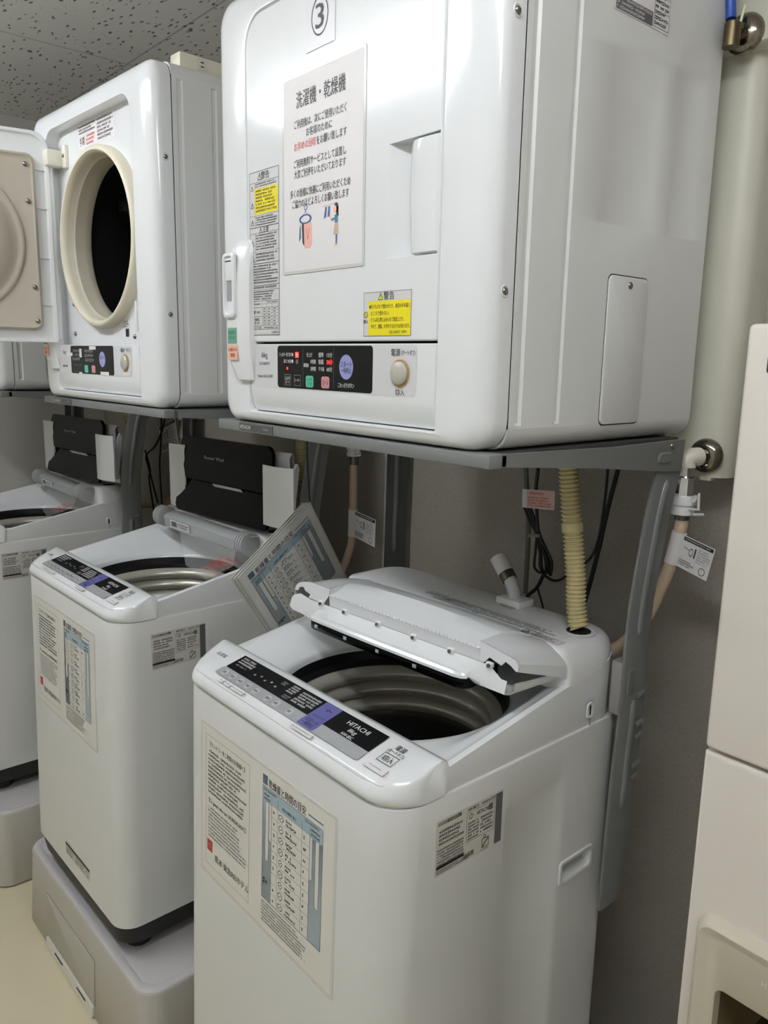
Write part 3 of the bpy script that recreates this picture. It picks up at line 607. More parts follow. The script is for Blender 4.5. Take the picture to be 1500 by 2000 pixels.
# ================================================================== washer
def front_y(z): return -.12 - .0281 * (-.641 - z)
def ray_poly(c, a, poly):
    best = None; d = (math.cos(a), math.sin(a))
    for i in range(len(poly)):
        p, q = poly[i], poly[(i + 1) % len(poly)]; e = (q[0] - p[0], q[1] - p[1])
        den = d[0] * e[1] - d[1] * e[0]
        if abs(den) < 1e-12: continue
        w = (p[0] - c[0], p[1] - c[1]); tt = (w[0] * e[1] - w[1] * e[0]) / den; ss = (w[0] * d[1] - w[1] * d[0]) / den
        if tt > 0 and -1e-6 <= ss <= 1 + 1e-6 and (best is None or tt > best): best = tt
    return (c[0] + d[0] * best, c[1] + d[1] * best)
def rim_z(y): return -.603 + (max(y, -.05) + .0275) * .174
WX0, WX1, WYB = -.640, -.0225, .430
def washer(u, label, lid):
    yr = .262 if lid is lid_folding else .302
    U = WAS[u]; base = (-.33, .15, -1.530)
    t = thing('washing_machine', label, 'washing machine', base, U, 'top loading washing machines in a row')
    B = lambda mb, n, ang=38: mb.build(n, t, base, ang)
    zt, zb_ = -.6415, -1.44; n = 6
    mb = MB()
    def loop(z, i=0.0): return [(x, y, z) for x, y in rrect(WX0 + i, WX1 - i, front_y(z) + i, WYB - i, (.055, .055, .03, .03), n)]
    zz = [zb_ + .0, zb_ + .004, -1.3, -1.1, -.9, -.72, zt - .003]
    ls = [loop(z, .006 if k == 0 else 0) for k, z in enumerate(zz)]
    mb.loft(ls, WSHEET, True, True, False, {2 * (n + 1) - 1})
    ya, yb = front_y(zt) + .055, WYB - .03
    recs = [(.118, .262, -1.40, -.715, .0045), (.279, .3655, -.921, -.886, .022)]
    def dep(y, z):
        dd = 0
        for (a, c, e, f, h) in recs:
            m_ = .004 if h > .01 else .008
            if a + m_ <= y <= c - m_ and e + m_ <= z <= f - m_: dd = max(dd, h)
        return dd
    ys = {ya - .02, yb}; zs = {zb_ + .004, zt - .003}
    for (a, c, e, f, h) in recs:
        m_ = .004 if h > .01 else .008
        ys |= {a, a + m_ + 1e-4, c - m_ - 1e-4, c}; zs |= {e, e + m_ + 1e-4, f - m_ - 1e-4, f}
    ys.discard(ya - .02); ys = sorted(ys); zs = sorted(zs | {-1.3, -1.1, -.9})
    fy = lambda y, z: (WX1 - dep(y, z), (front_y(z) + .055) if y < -5 else y, z)
    mb.grid([-9.0] + ys, zs, fy, WSHEET); mb.loft([loop(zt - .003, 0), loop(zt - .001, .0006), loop(zt, .002), loop(zt, .012)], WSHEET); B(mb, 'body', 30)
    mb = MB(); hr = lambda x, i: [(x, y, z) for y, z in rrect(.2785 + i, .366 - i, -.9215 + i, -.8855 - i, .007, 4)]
    mb.loft([hr(WX1 - .001, -.006), hr(WX1 + .0030, -.0045), hr(WX1 + .0034, -.001), hr(WX1 + .002, .0025), hr(WX1 - .012, .0045)], WSHEET); B(mb, 'side_grip_rim', 40)
    # black base and feet
    mb = MB(); bl = lambda z, i: [(x, y, z) for x, y in rrect(WX0 + i, WX1 - i, front_y(zb_) + i, WYB - i, (.055, .055, .03, .03), n)]
    mb.loft([bl(zb_ + .002, .006), bl(zb_ - .02, .007), bl(-1.490, .012)], BLACKR, True, True, True); 
    B(mb, 'base')
    for fx in (WX0 + .075, WX1 - .075):
        for fy_ in (-.065, .36):
            mb = MB(); mb.lathe([(.030, .0), (.034, .004), (.034, .022), (.024, .03), (.024, .045)], (fx, fy_, -1.5300), (0, 0, 1), BLACKR, 16, None, True); mb.lathe([(.010, .045), (.010, .06)], (fx, fy_, -1.5300), (0, 0, 1), SCREWM, 8); B(mb, 'foot')
    # top frame with sloping deck and tub opening
    C = (-.326, .153); Rt = .212; N = 96
    th = [2 * PI * k / N for k in range(N)]
    def oloop(i, zf, yf0=front_y(-.641), rr=(.06, .06, .05, .05)):
        P = rrect(WX0 + i, WX1 - i, yf0 + i, WYB - i, tuple(max(r_ - i, .01) for r_ in rr), 8)
        return [(p_[0], p_[1], zf(p_[0], p_[1])) for p_ in (ray_poly(C, a, P) for a in th)]
    blend = lambda A, Bq, f: [tuple(a_ * (1 - f) + b_ * f for a_, b_ in zip(p_, q_)) for p_, q_ in zip(A, Bq)]
    mb = MB()
    A0 = oloop(.0045, lambda x, y: -.6430); A1 = oloop(.0035, lambda x, y: -.640); A2 = oloop(.0025, lambda x, y: rim_z(y) - .010 if y > -.05 else rim_z(-.05) - .014)
    A3 = oloop(.003, lambda x, y: rim_z(y) - .002); A4 = oloop(.012, lambda x, y: rim_z(y)); A5 = oloop(.016, lambda x, y: rim_z(y) - .004); A6 = oloop(.030, lambda x, y: rim_z(y) - .008)
    E_ = [(C[0] + (Rt + .012) * math.cos(a), C[1] + (Rt + .012) * math.sin(a), -.618) for a in th]
    E1 = [(C[0] + (Rt + .003) * math.cos(a), C[1] + (Rt + .003) * math.sin(a), -.6235) for a in th]
    E2 = [(C[0] + Rt * math.cos(a), C[1] + Rt * math.sin(a), -.632) for a in th]
    def basin(f, zf):     # concave run from deck to the opening
        L = blend(A6, E_, f); out = []
        for (x, y, z), a6, e in zip(L, A6, E_):
            out.append((x, y, e[2] + (a6[2] - e[2]) * zf))
        return out
    mb.loft([A0, A1, A2, A3, A4, A5, A6, basin(.15, .93), basin(.35, .66), basin(.6, .32), basin(.85, .07), E_, E1, E2], WHITE)
    B(mb, 'top_frame', 42)
    mb = MB(); mb.rbox(WX1 - .0005, WX1 + .0012, .334, .335, -.64, -.625, INKL, 0); sl = lambda x, i: [(x, y, z) for y, z in rrect(.3235 + i, .341 - i, -.6245 + i, -.5985 - i, .008, 4)]
    mb.loft([sl(WX1 - .0, -.002), sl(WX1 + .002, -.001), sl(WX1 + .002, .0005), sl(WX1 + .0012, .003)], WHITE, True, False, True); B(mb, 'side_slot', 50)
    # tub
    mb = MB()
    mb.lathe([(Rt + .001, -.630), (Rt - .002, -.652), (Rt - .012, -.660), (Rt - .012, -.664)], (C[0], C[1], 0), (0, 0, 1), mat('black_tub_rim', (16, 16, 17), .3), 64); B(mb, 'tub_rim')
    mb = MB(); pr_ = [(Rt - .010, -.662)]
    for k in range(3):
        z = -.666 - k * .034; pr_ += [(Rt - .022, z), (Rt - .030, z - .008), (Rt - .031, z - .016), (Rt - .026, z - .024), (Rt - .014, z - .029)]
    mb.lathe(pr_, (C[0], C[1], 0), (0, 0, 1), TUBM, 72); mb.lathe([pr_[-1], (Rt - .02, -.775), (Rt - .022, -.98), (Rt - .05, -1.0)], (C[0], C[1], 0), (0, 0, 1), mat('dark_steel_basket', (70, 70, 70), .35, .6), 72); mb.lathe([(Rt - .05, -1.0), (.1, -1.005), (.05, -.99), (0, -.985)], (C[0], C[1], 0), (0, 0, 1), mat('dark_agitator', (60, 60, 62), .45), 40); 
    for k in range(60):
        a = 2 * PI * k / 60
        for z in (-.82, -.86, -.90):
            p_ = Vector((C[0] + (Rt - .0215) * math.cos(a), C[1] + (Rt - .0215) * math.sin(a), z)); nrm = Vector((-math.cos(a), -math.sin(a), 0)); tg = Vector((-math.sin(a), math.cos(a), 0)); q = p_ + nrm * .0008
            mb.add([q + tg * .003 + Vector((0, 0, .003)), q - tg * .003 + Vector((0, 0, .003)), q - tg * .003 - Vector((0, 0, .003)), q + tg * .003 - Vector((0, 0, .003))], [(0, 1, 2, 3)], GAP)
    plab(B(mb, 'tub', 50), 'ribbed pale wash tub')
    # console along the front edge
    mb = MB(); loops = []
    prof = [(-.012, -.600), (-.018, -.5865), (-.030, -.583), (-.045, -.5860), (-.080, -.5945), (-.098, -.600), (-.112, -.6065), (-.121, -.615), (-.1255, -.624), (-.1255, -.631), (-.121, -.6365), (-.112, -.6395)]
    xsC = [(WX0 + .006, .060), (WX0 + .0, .046)]
    N2 = 9
    for k, (y, z) in enumerate(prof):
        row = []
        # plan outline: round the two front corners
        ov = .002 if z > -.60 else .0015
        for j in range(N2):
            a = j / (N2 - 1) * PI / 2; Rc = .062; cx = WX0 + Rc
            f = min(1.0, max(0.0, (-y - .03) / .09))
            row.append((cx - Rc * math.cos(a) - ov * math.cos(a), y + (1 - math.sin(a)) * Rc * f ** 1.2, z - .0 * f))
        for j in range(N2):
            a = PI / 2 - j / (N2 - 1) * PI / 2; Rc = .062; cx = WX1 - Rc
            f = min(1.0, max(0.0, (-y - .03) / .09))
            row.append((cx + Rc * math.cos(a) + ov * math.cos(a), y + (1 - math.sin(a)) * Rc * f ** 1.2, z))
        loops.append(row)
    mb.loft(loops, WHITE, False); 
    for s_, e in ((0, 0), (-1, 1)):
        pts = [L[s_] for L in loops]; mb.add(pts + [(pts[0][0], -.02, -.64)], [tuple(range(len(pts) + 1))], WHITE)
    co = B(mb, 'control_console', 50)
    d = Decal((-.5405, -.0812, -.5943), (1, 0, 0), (0, 1, .254), .0006); D = .0432
    d.rect(-.004, -.0235, .4195, .0, PANELG, 0, .006); d.rect(0, 0, .4192, D, BLACKP, 1)
    if u != 1:
        d.rect(.2625, -.0225, .3048, D, PURP2, 2, .003)
        T = d.text
        T('HITACHI', .362, .0285, .0092, INKW, .052, 3); T('8kg', .362, .015, .010, INKW, .019, 3, 'c', .15); T('NW-80C', .362, .0045, .0062, INKW, .028, 3, 'c', .15)
        T('スタート', .2836, -.0055, .0085, INK, .030, 3); T('一時停止', .2836, -.0145, .0080, INK, .028, 3); T('(ふたロック)', .2836, .0075, .0055, INK, .03, 3); d.ring(.2836, .028, .0035, .0022, INK, 3); d.line(.287, .028, .294, .028, .0015, INK, 3)
        d.greek(.008, .020, .06, .040, 3, INKW); d.greek(.012, .012, .05, .018, 1, INKL)
        for k in range(5): d.rect(.075 + k * .0165, .014 + (k % 2) * .004, .080 + k * .0165, .018 + (k % 2) * .004, INKL, 2)
        d.greek(.145, .026, .162, .037, 2, INKL); d.greek(.172, .018, .196, .040, 4, INKW); d.greek(.203, .006, .258, .038, 5, INKW); d.greek(.178, .004, .200, .014, 2, INKL)
        for x in (.018, .045, .072, .098, .125, .163, .190, .230):
            d.disc(x, -.0125, .0085, mat('raised_key', (190, 192, 194), .3), 2, 1.1); d.ring(x, -.0125, .0088, .0082, INKL, 3, 1.1); d.greek(x - .006, -.0155, x + .006, -.0095, 1, INK, 4, .8, 0)
        for x0_, x1_ in ((.028, .045), (.050, .070), (.074, .113), (.262, .318)): d.rect(x0_, -.036, x1_, -.0265, PAPER, 5); d.greek(x0_ + .002, -.0335, x1_ - .002, -.029, 1, INKL, 6, .5, 0)
        # power key
        T('電源', .456, .033, .0095, INK, .020); T('(オートオフ)', .456, .0225, .0066, INK, .034); d.frame(.4405, -.0035, .4715, .0165, .0009, INK, 2); T('切/入', .456, .0065, .0105, INK, .022); d.rect(.432, -.0235, .477, -.0095, PAPER, 3); d.greek(.44, -.018, .468, -.0145, 1, INKL, 4, .5, 0)
        T('凹 鈴鹿' if 0 else '日 節電', -.045, .018, .008, INKG, .03)
    o = d.build('control_label', co); plab(o, 'black printed panel with a violet start button')
    # rear block
    mb = MB(); loops = []
    def rb(i, z, f=0.0): return [(x, y, z) for x, y in rrect(WX0 + .004 + i * .6, WX1 - .003 - i * .6, yr + f, WYB + .018 - i, (.02, .02, max(.085 - i, .02), max(.085 - i, .02)), 8)]
    def rbz(i, zf, f=0.0): return [(x, y, zf(y)) for x, y, _ in rb(i, 0, f)]
    lo = [rbz(-.0005, lambda y: rim_z(y) - .012), rbz(-.001, lambda y: rim_z(y) + .004)]
    for k in range(1, 7):
        a = k / 6 * PI / 2; i = .050 * (1 - math.cos(a)); zz_ = math.sin(a)
        lo.append(rbz(i, lambda y, s_=zz_: (rim_z(y) + .004) * (1 - s_) + s_ * (-.4895 + .0 * y)))
    mb.loft(lo, WPLAST, True, False, True); ro = B(mb, 'rear_cover', 50)
    d = Decal((-.410, .272, -.4893), (1, 0, 0), (0, 1, 0), .0004); d.line(.33, .0, .345, .05, .0005, INKL); d.line(.0, .052, .345, .052, .0004, INKL); d.greek(.0, .030, .33, .048, 3, INK, ragged=.1); d.greek(.03, .018, .33, .028, 2, INK); d.greek(.10, .004, .33, .014, 2, INKG, ragged=.1); d.warn(.065, .036, .012); d.ring(.15, .02, .005, .004, INK)
    plab(d.build('printed_notes', ro), 'fine printed notes')
    d = Decal((-.139, .272, -.4893), (1, -.02, 0), (.02, 1, 0), .0006); d.slab(0, 0, .085, .022, PAPER, .0003); d.frame(0, 0, .085, .022, .0006, INKG); d.warn(.010, .011, .014); d.greek(.02, .004, .08, .019, 3, INK); plab(d.build('warning_sticker', ro), 'white warning sticker')
    mb = MB(); mb.lathe([(.030, .0005), (.028, .002), (.0225, .0012), (.022, .0002)], (-.075, .36, -.4895), (0, 0, 1), WPLAST, 24); mb.lathe([(.0215, .0012), (0, .0012)], (-.075, .36, -.4895), (0, 0, 1), GAP, 16); mb.build('hose_port', ro)
    # rating label on the side
    d = Decal((WX1, -.034, -.7690), (0, 1, 0), (0, 0, 1), .0005); w, h = .1455, .0905
    d.slab(0, 0, w, h, mat('silver_label', (206, 203, 196), .4), .0003); d.rect(w - .0165, .002, w - .001, h - .003, mat('dark_barcode_strip', (92, 92, 94), .5), 1)
    for k in range(26): yy = .005 + k * .0031; d.rect(w - .0155, yy, w - .003, yy + random.choice((.0006, .0012, .0018)), INKG, 2)
    T = d.text; T('日立全自動電気洗濯機', .004, h - .0060, .0055, INK, .048, 2, 'l'); T('NW-80CX', .066, h - .006, .0052, INK, .024, 2, 'l'); T('50/60Hz共用', .097, h - .006, .005, INK, .030, 2, 'l')
    d.frame(.064, .030, .126, h - .011, .0006, INKG); T('HITACHI', .099, h - .0185, .0068, INK, .026); d.rect(.113, h - .024, .122, h - .0135, INKG, 2); d.ring(.0735, h - .0185, .0045, .0036, INK); d.line(.0735, h - .0225, .0735, h - .0145, .0006, INK)
    d.greek(.067, .032, .092, h - .027, 6, INK, ragged=.05); d.greek(.095, .034, .124, h - .027, 5, INK)
    d.greek(.006, h - .042, .058, h - .016, 4, INK); d.greek(.003, h - .075, .06, h - .046, 6, INK, ragged=.05); d.rect(.002, .0115, .060, .0165, INK, 2); d.greek(.003, .003, .08, .010, 2, INK)
    d.frame(.060, .0055, .082, .0130, .0006, INK); T('2019年製', .071, .0092, .0052, INK, .019); d.frame(.100, .0065, .116, .0225, .0011, INK); d.line(.102, .009, .114, .020, .0022, INK); d.ring(.106, .0255, .0028, .0018, INK); d.greek(.097, .002, .118, .005, 1, INKG)
    plab(d.build('rating_label', t, base), 'silver printed rating label')
    # lower front sticker
    zc = -1.395; d = Decal((-.3, front_y(zc), zc), (1, 0, 0), (0, .0281, 1), .0005); d.rect(-.085, 0, .085, .034, mat('silver_label', (206, 203, 196), .4), 0); d.rect(-.085, .026, .085, .034, INK, 1); d.greek(-.08, .003, -.02, .024, 3, INKG); d.greek(-.015, .003, .05, .024, 3, INKG); d.ring(.066, .0125, .009, .007, INKG)
    plab(d.build('front_label', t, base), 'small printed label low on the front')
    lid(t, base)
    return t

def lid_folding(t, base):
    """two piece white lid, folded half way and resting above the tub"""
    x0, x1 = -.598, -.030
    yf = lambda x: .115 + .054 * (x + .55)
    def lobe(x): return x < -.486 or x > -.107
    def fz(x):            # height of the shell's front edge
        if x < -.486:
            e = (x - x0) / .112; return -.493 + .028 * min(1, e * 1.6) ** .5 if e < .6 else -.4655
        if x > -.107: return -.466 - .012 * ((x + .107) / .077) - (.006 if x > -.034 else 0)
        c = (x + .30) / .19; return -.4525 - .012 * abs(c) ** 2.2
    xs = [x0, -.596, -.590, -.578, -.565, -.545, -.520, -.4865, -.4855] + [-.4855 + (.3785) * k / 14 for k in range(1, 14)] + [-.1075, -.1065, -.085, -.06, -.045, -.036, x1]
    mb = MB(); rows = []
    for k in range(9):
        f = k / 8; row = []
        for x in xs:
            ya = yf(x) + (0 if lobe(x) else .046); za = fz(x); yh = .268; e = min(x - x0, x1 - x)
            zh = -.4875 - (.03 * (1 - e / .05) ** 2 if e < .05 else 0)
            y = ya + (yh - ya) * f
            z = za + (zh - za) * f + .007 * math.sin(PI * f) * (1 if e > .05 else e / .05)
            row.append((x, y, z))
        rows.append(row)
    mb.loft(rows, WHITE, False)
    for i, zb in ((0, -.505), (-1, -.4965)):
        col = [r_[i] for r_ in rows]; sgn = -.001 if i == 0 else .001
        low = [(p[0] + sgn, p[1], min(p[2] - .002, zb - .042 * (k / 8))) for k, p in enumerate(col)]
        mb.loft([col, low], WHITE, False)
    mb.loft([[(p[0], p[1], p[2]) for p in rows[-1]], [(p[0], p[1] + .004, p[2] - .02) for p in rows[-1]]], WHITE, False)
    # lobes left and right, seen end on
    def plate(P, dy=0.0, th=.003): 
        mb.plate(P[::-1] if 0 else P, [], lambda x, z: (x, yf(x) + dy, z), WHITE); mb.loft([[(x, yf(x) + dy + e, z) for x, z in P] for e in (0, th)], WHITE)
    plate([(-.597, -.493), (-.593, -.4835), (-.583, -.4755), (-.567, -.4700), (-.545, -.4665), (-.486, -.4665), (-.488, -.481), (-.505, -.5015), (-.552, -.5000), (-.546, -.492), (-.563, -.488), (-.568, -.4815), (-.580, -.4835), (-.588, -.493)][::-1])
    plate([(-.112, -.482), (-.107, -.4675), (-.060, -.4745), (-.037, -.479), (-.031, -.486), (-.031, -.497), (-.036, -.497), (-.045, -.491), (-.056, -.487), (-.064, -.496), (-.088, -.489), (-.096, -.4985), (-.100, -.5015), (-.112, -.5015)][::-1])
    # recess between the lobes and the wall under it
    ms = [x for x in xs if -.486 < x < -.107]
    mb.loft([[(x, yf(x) + .046, fz(x)) for x in ms], [(x, yf(x) + .026, fz(x) * .55 + -.478 * .45) for x in ms], [(x, yf(x) + .004, -.4775) for x in ms], [(x, yf(x) - .002, -.4795) for x in ms], [(x, yf(x) - .001, -.4825) for x in ms], [(x, yf(x), -.5015) for x in ms]], WHITE, False)
    for xx in (-.4857, -.1073):
        mb.add([(xx, yf(xx), -.4665), (xx, yf(xx), -.482), (xx, yf(xx) + .046, fz(xx + (.001 if xx < -.3 else -.001)))], [(0, 1, 2)], WHITE)
    shell = mb.build('lid', t, base, 32); plab(shell, 'white two piece lid folded half open over the tub')
    d = MB()
    for k in range(42):
        x = -.474 + k * .0088; d.rbox(x, x + .006, yf(x) - .0028, yf(x) + .002, -.4806, -.4772, WPLAST, .0012, 1)
    d.build('ribbed_edge', shell)
    # lower half: front skirt, floor and raised side rims
    lp = MB()
    lx = [-.606, -.596, -.575, -.545, -.525, -.505] + [-.505 + .393 * k / 10 for k in range(1, 11)] + [-.10, -.085, -.062, -.050]
    def low(x):           # bottom of the skirt
        return -.530 if x < -.6 else (-.5355 if x < -.57 else -.539)
    top = lambda x: -.511 if x < -.60 else (-.503 if x < -.58 else (-.4965 if x < -.56 else (-.5015 if x < -.08 else (-.512 if x < -.07 else -.5175))))
    mid = lambda x: -.505 < x < -.111
    r1 = [(x, yf(x) - .001, top(x)) for x in lx]; r2 = [(x, yf(x) - (.014 if mid(x) else .004), (-.514 if mid(x) else (top(x) * .5 + low(x) * .5))) for x in lx]
    r3 = [(x, yf(x) - (.024 if mid(x) else .006), (-.522 if mid(x) else low(x) + .004)) for x in lx]; r4 = [(x, yf(x) - .006, low(x)) for x in lx]; r5 = [(x, yf(x) + .002, low(x) - .001) for x in lx]
    lp.loft([r1, r2, r3], WHITE, False); lp.loft([r3, r4, r5], WHITE, False)
    lp.loft([r5, [(x, .322, -.5470) for x in lx]], WHITE, False)
    lp.loft([[(-.607, yf(-.6), -.512), (-.607, .30, -.520)], [(-.609, yf(-.6) - .003, -.530), (-.606, .30, -.545)]], WHITE, False)
    xa = -.050
    lp.loft([[(xa, yf(xa) - .006, -.539), (xa, .322, -.548)], [(xa + .006, yf(xa) - .003, -.5385), (xa + .004, .324, -.547)], [(xa + .012, yf(xa), -.530), (xa + .008, .326, -.542)], [(xa + .0145, yf(xa) + .002, -.5185), (xa + .010, .326, -.536)], [(xa + .0125, yf(xa) + .002, -.5185), (xa + .008, .326, -.536)], [(xa + .009, yf(xa) + .002, -.530), (xa + .005, .326, -.542)], [(xa + .002, yf(xa), -.5365), (xa + .001, .322, -.546)]], WHITE, False)
    for x in (-.508, -.4375, -.345, -.254, -.168, -.085):
        lp.rbox(x - .007, x + .007, yf(x) - .006, yf(x) + .003, -.505, -.4955, WPLAST, .003); lp.lathe([(.0034, 0), (.0034, .003), (0, .003)], (x + .002, yf(x) - .006, -.500), (0, -1, 0), SCREWM, 8)
    lo = lp.build('lower_panel', shell, base, 35)
    # projecting lip and the dark window edge below it
    ol = [(-.500, -.004), (-.509, -.012), (-.511, -.022), (-.507, -.030), (-.495, -.0335)] + [(-.495 + .36 * k / 8, -.0335 - .002 * math.sin(PI * k / 8)) for k in range(1, 9)] + [(-.120, -.031), (-.112, -.024), (-.111, -.010), (-.113, -.002)]
    lp = MB(); lp.loft([[(x, yf(x) + y, z - .10 * y * (-1) * 0 + (.006 if y > -.014 else 0)) for x, y in ol] for z in (-.5275, -.5225)], WHITE, True, True, True)
    lp.loft([[(x, yf(x) + y * 1.0, -.5225 + (.006 if y > -.014 else 0)) for x, y in ol], [(x * .994 - .0018, yf(x) + y * .9, -.5185 + (.006 if y > -.014 else 0)) for x, y in ol], [(x * .985 - .0046, yf(x) + y * .72 - .003, -.5225 + (.006 if y > -.014 else 0)) for x, y in ol]], WHITE)
    lp.build('lip', shell, base, 40)
    g = MB(); g.loft([[(x, yf(x) + y * s_ + .002, z) for x, y in ol] + [(-.12, .20, z), (-.50, .18, z)] for z, s_ in ((-.5265, .98), (-.529, 1.0), (-.543, 1.0), (-.5455, .97))], GLASSB, True, True, True)
    for x in (-.485, -.40, -.312, -.22): g.rbox(x - .0045, x + .0045, yf(x) - .0345, yf(x) - .028, -.5395, -.533, PANELG, .0008, 1)
    plab(g.build('window', shell, base, 40), 'dark window edge along the lid front')

def lid_upright(t, base):
    """bi-fold lid standing open against the back"""
    ang = math.radians(4.5); o = Vector((-.285, .340, -.010)); ca, sa = math.cos(ang), math.sin(ang)
    F = lambda x, y, z: (o.x + ca * x - sa * y, o.y + sa * x + ca * y, z + o.z)
    mb = MB(); R_ = [(-.262, .0), (-.225, -.004), (-.15, -.006), (.15, -.006), (.225, -.004), (.262, .0)]
    mb.loft([[F(x, y + .022, -.470) for x, y in R_], [F(x, y + .016, -.36) for x, y in R_], [F(x, y + .010, -.275) for x, y in R_], [F(x, y + .020, -.262) for x, y in R_], [F(x, .024, -.268) for x, y in R_], [F(x, .030, -.36) for x, y in R_], [F(x, .034, -.470) for x, y in R_]], WHITE, False)
    lo = mb.build('lid', t, base, 45); plab(lo, 'two piece lid folded up and standing open')
    g = MB(); P = rrect(-.215, .225, -.372, -.247, (.004, .004, .03, .03), 5); g.loft([[F(x + (.035 * (-.30 - z) / .07 if z < -.30 and x < 0 else 0), -.016 + y + (z + .26) * .10, z) for x, z in P] for y in (.010, 0)], GLASSB, True, True, True)
    P = rrect(-.222, .228, -.468, -.362, (.03, .004, .004, .004), 3); g.loft([[F(x, -.004 + y + (z + .362) * .40, z) for x, z in P] for y in (.010, 0)], GLASSB, True, True, True)
    P = [(-.222, -.40), (.228, -.40), (.228, -.35), (-.18, -.35)]; g.loft([[F(x, .006 + y, z) for x, z in P] for y in (.006, 0)], GLASSB, True, True, True)
    go = g.build('window', lo, base, 40); plab(go, 'smoked black lid window')
    d = Decal(F(-.085, -.0215, -.302), (ca, sa, 0), (0, -.10, 1), .0012); d.text('Shower Wash', .05, .0, .010, INKL, .10); d.build('lettering', lo)
    h = MB(); h.loft([[F(x, y - (z + .376) * .9, z) for x, z in rrect(-.05, .085, -.389, -.376, .002, 3)] for y in (-.022, -.019)], WPLAST, True, True, True); h.build('finger_grip', lo)
    for xa, xb, ya, yb, za, zb2 in ((-.262, -.190, -.030, -.022, -.276, -.464), (.212, .326, -.040, -.030, -.292, -.452)):
        s = MB(); n = 7; row = []
        for z in (za, za - .003, zb2 + .003, zb2):
            row.append([F(xa + (xb - xa) * k / n, ya + (yb - ya) * k / n - .008 * math.sin(PI * k / n), z) for k in range(n + 1)])
        back = [[(p[0], p[1] + .004, p[2]) for p in r_] for r_ in row]
        s.loft(row, WPLAST, False); s.loft(back, WPLAST, False); s.loft([row[0], back[0]], WPLAST, False); s.loft([row[-1], back[-1]], WPLAST, False)
        plab(s.build('lid_side', lo, base, 40), 'white side plate of the open lid')
    s = MB(); s.loft([[F(x, y, z) for y, z in ((-.012, -.448), (.010, -.300), (.018, -.288), (.024, -.300), (.004, -.448))] for x in (.276, .286)], WPLAST, True, True, True); s.build('rear_half_edge', lo)
    # hinges and clear splash flap
    for x in (-.552, -.082):
        h = MB()
        for k in range(4): h.lathe([(.0, 0), (.029, 0), (.031, .001), (.031, .0065), (.029, .0075), (.0, .0075)], (x - .020 + k * .0105, .272, -.510), (1, 0, 0), HINGEG, 24)
        h.lathe([(.0, 0), (.026, 0), (.026, .036), (.0, .036)], (x - .019, .272, -.510), (1, 0, 0), mat('dark_hinge_gap', (96, 98, 98), .5), 24)
        h.build('hinge', t, base, 30)
    h = MB(); h.loft([[(x, y, z) for y, z in ((.254, -.532), (.251, -.503), (.259, -.495), (.285, -.491), (.300, -.493), (.276, -.499), (.264, -.507), (.266, -.532))] for x in (-.515, -.118)], mat('milky_plastic', (206, 210, 210), .18, alpha=.6), True, True, True); ho = h.build('hinge_bar', t, base); plab(ho, 'clear hinge bar between the lid hinges')
    d = Decal((-.47, .2512, -.529), (1, 0, 0), (0, -.1, 1), .0006); d.rect(0, 0, .115, .024, PAPER, 0); d.rect(.006, .004, .040, .020, INKG, 1); d.greek(.046, .004, .11, .020, 2, INK); d.build('bar_label', ho)
    f = MB(); f.loft([[(-.42, .252, -.534), (-.105, .252, -.534)], [(-.33, .215, -.562), (-.058, .215, -.558)], [(-.22, .165, -.580), (-.050, .13, -.578)]], CLEAR, False)
    fo = f.build('splash_flap', t, base); plab(fo, 'clear plastic flap with a red printed label')
    d = Decal((-.142, .168, -.5735), (1, .02, 0), (0, .93, .36), .0016); d.greek(.004, .004, .085, .052, 5, INKR); d.frame(0, 0, .09, .068, .0008, INKR, 1); d.warn(.014, .060, .010, INKR); d.greek(.03, .055, .085, .065, 1, INKR); plab(d.build('red_label', fo), 'red printed label')

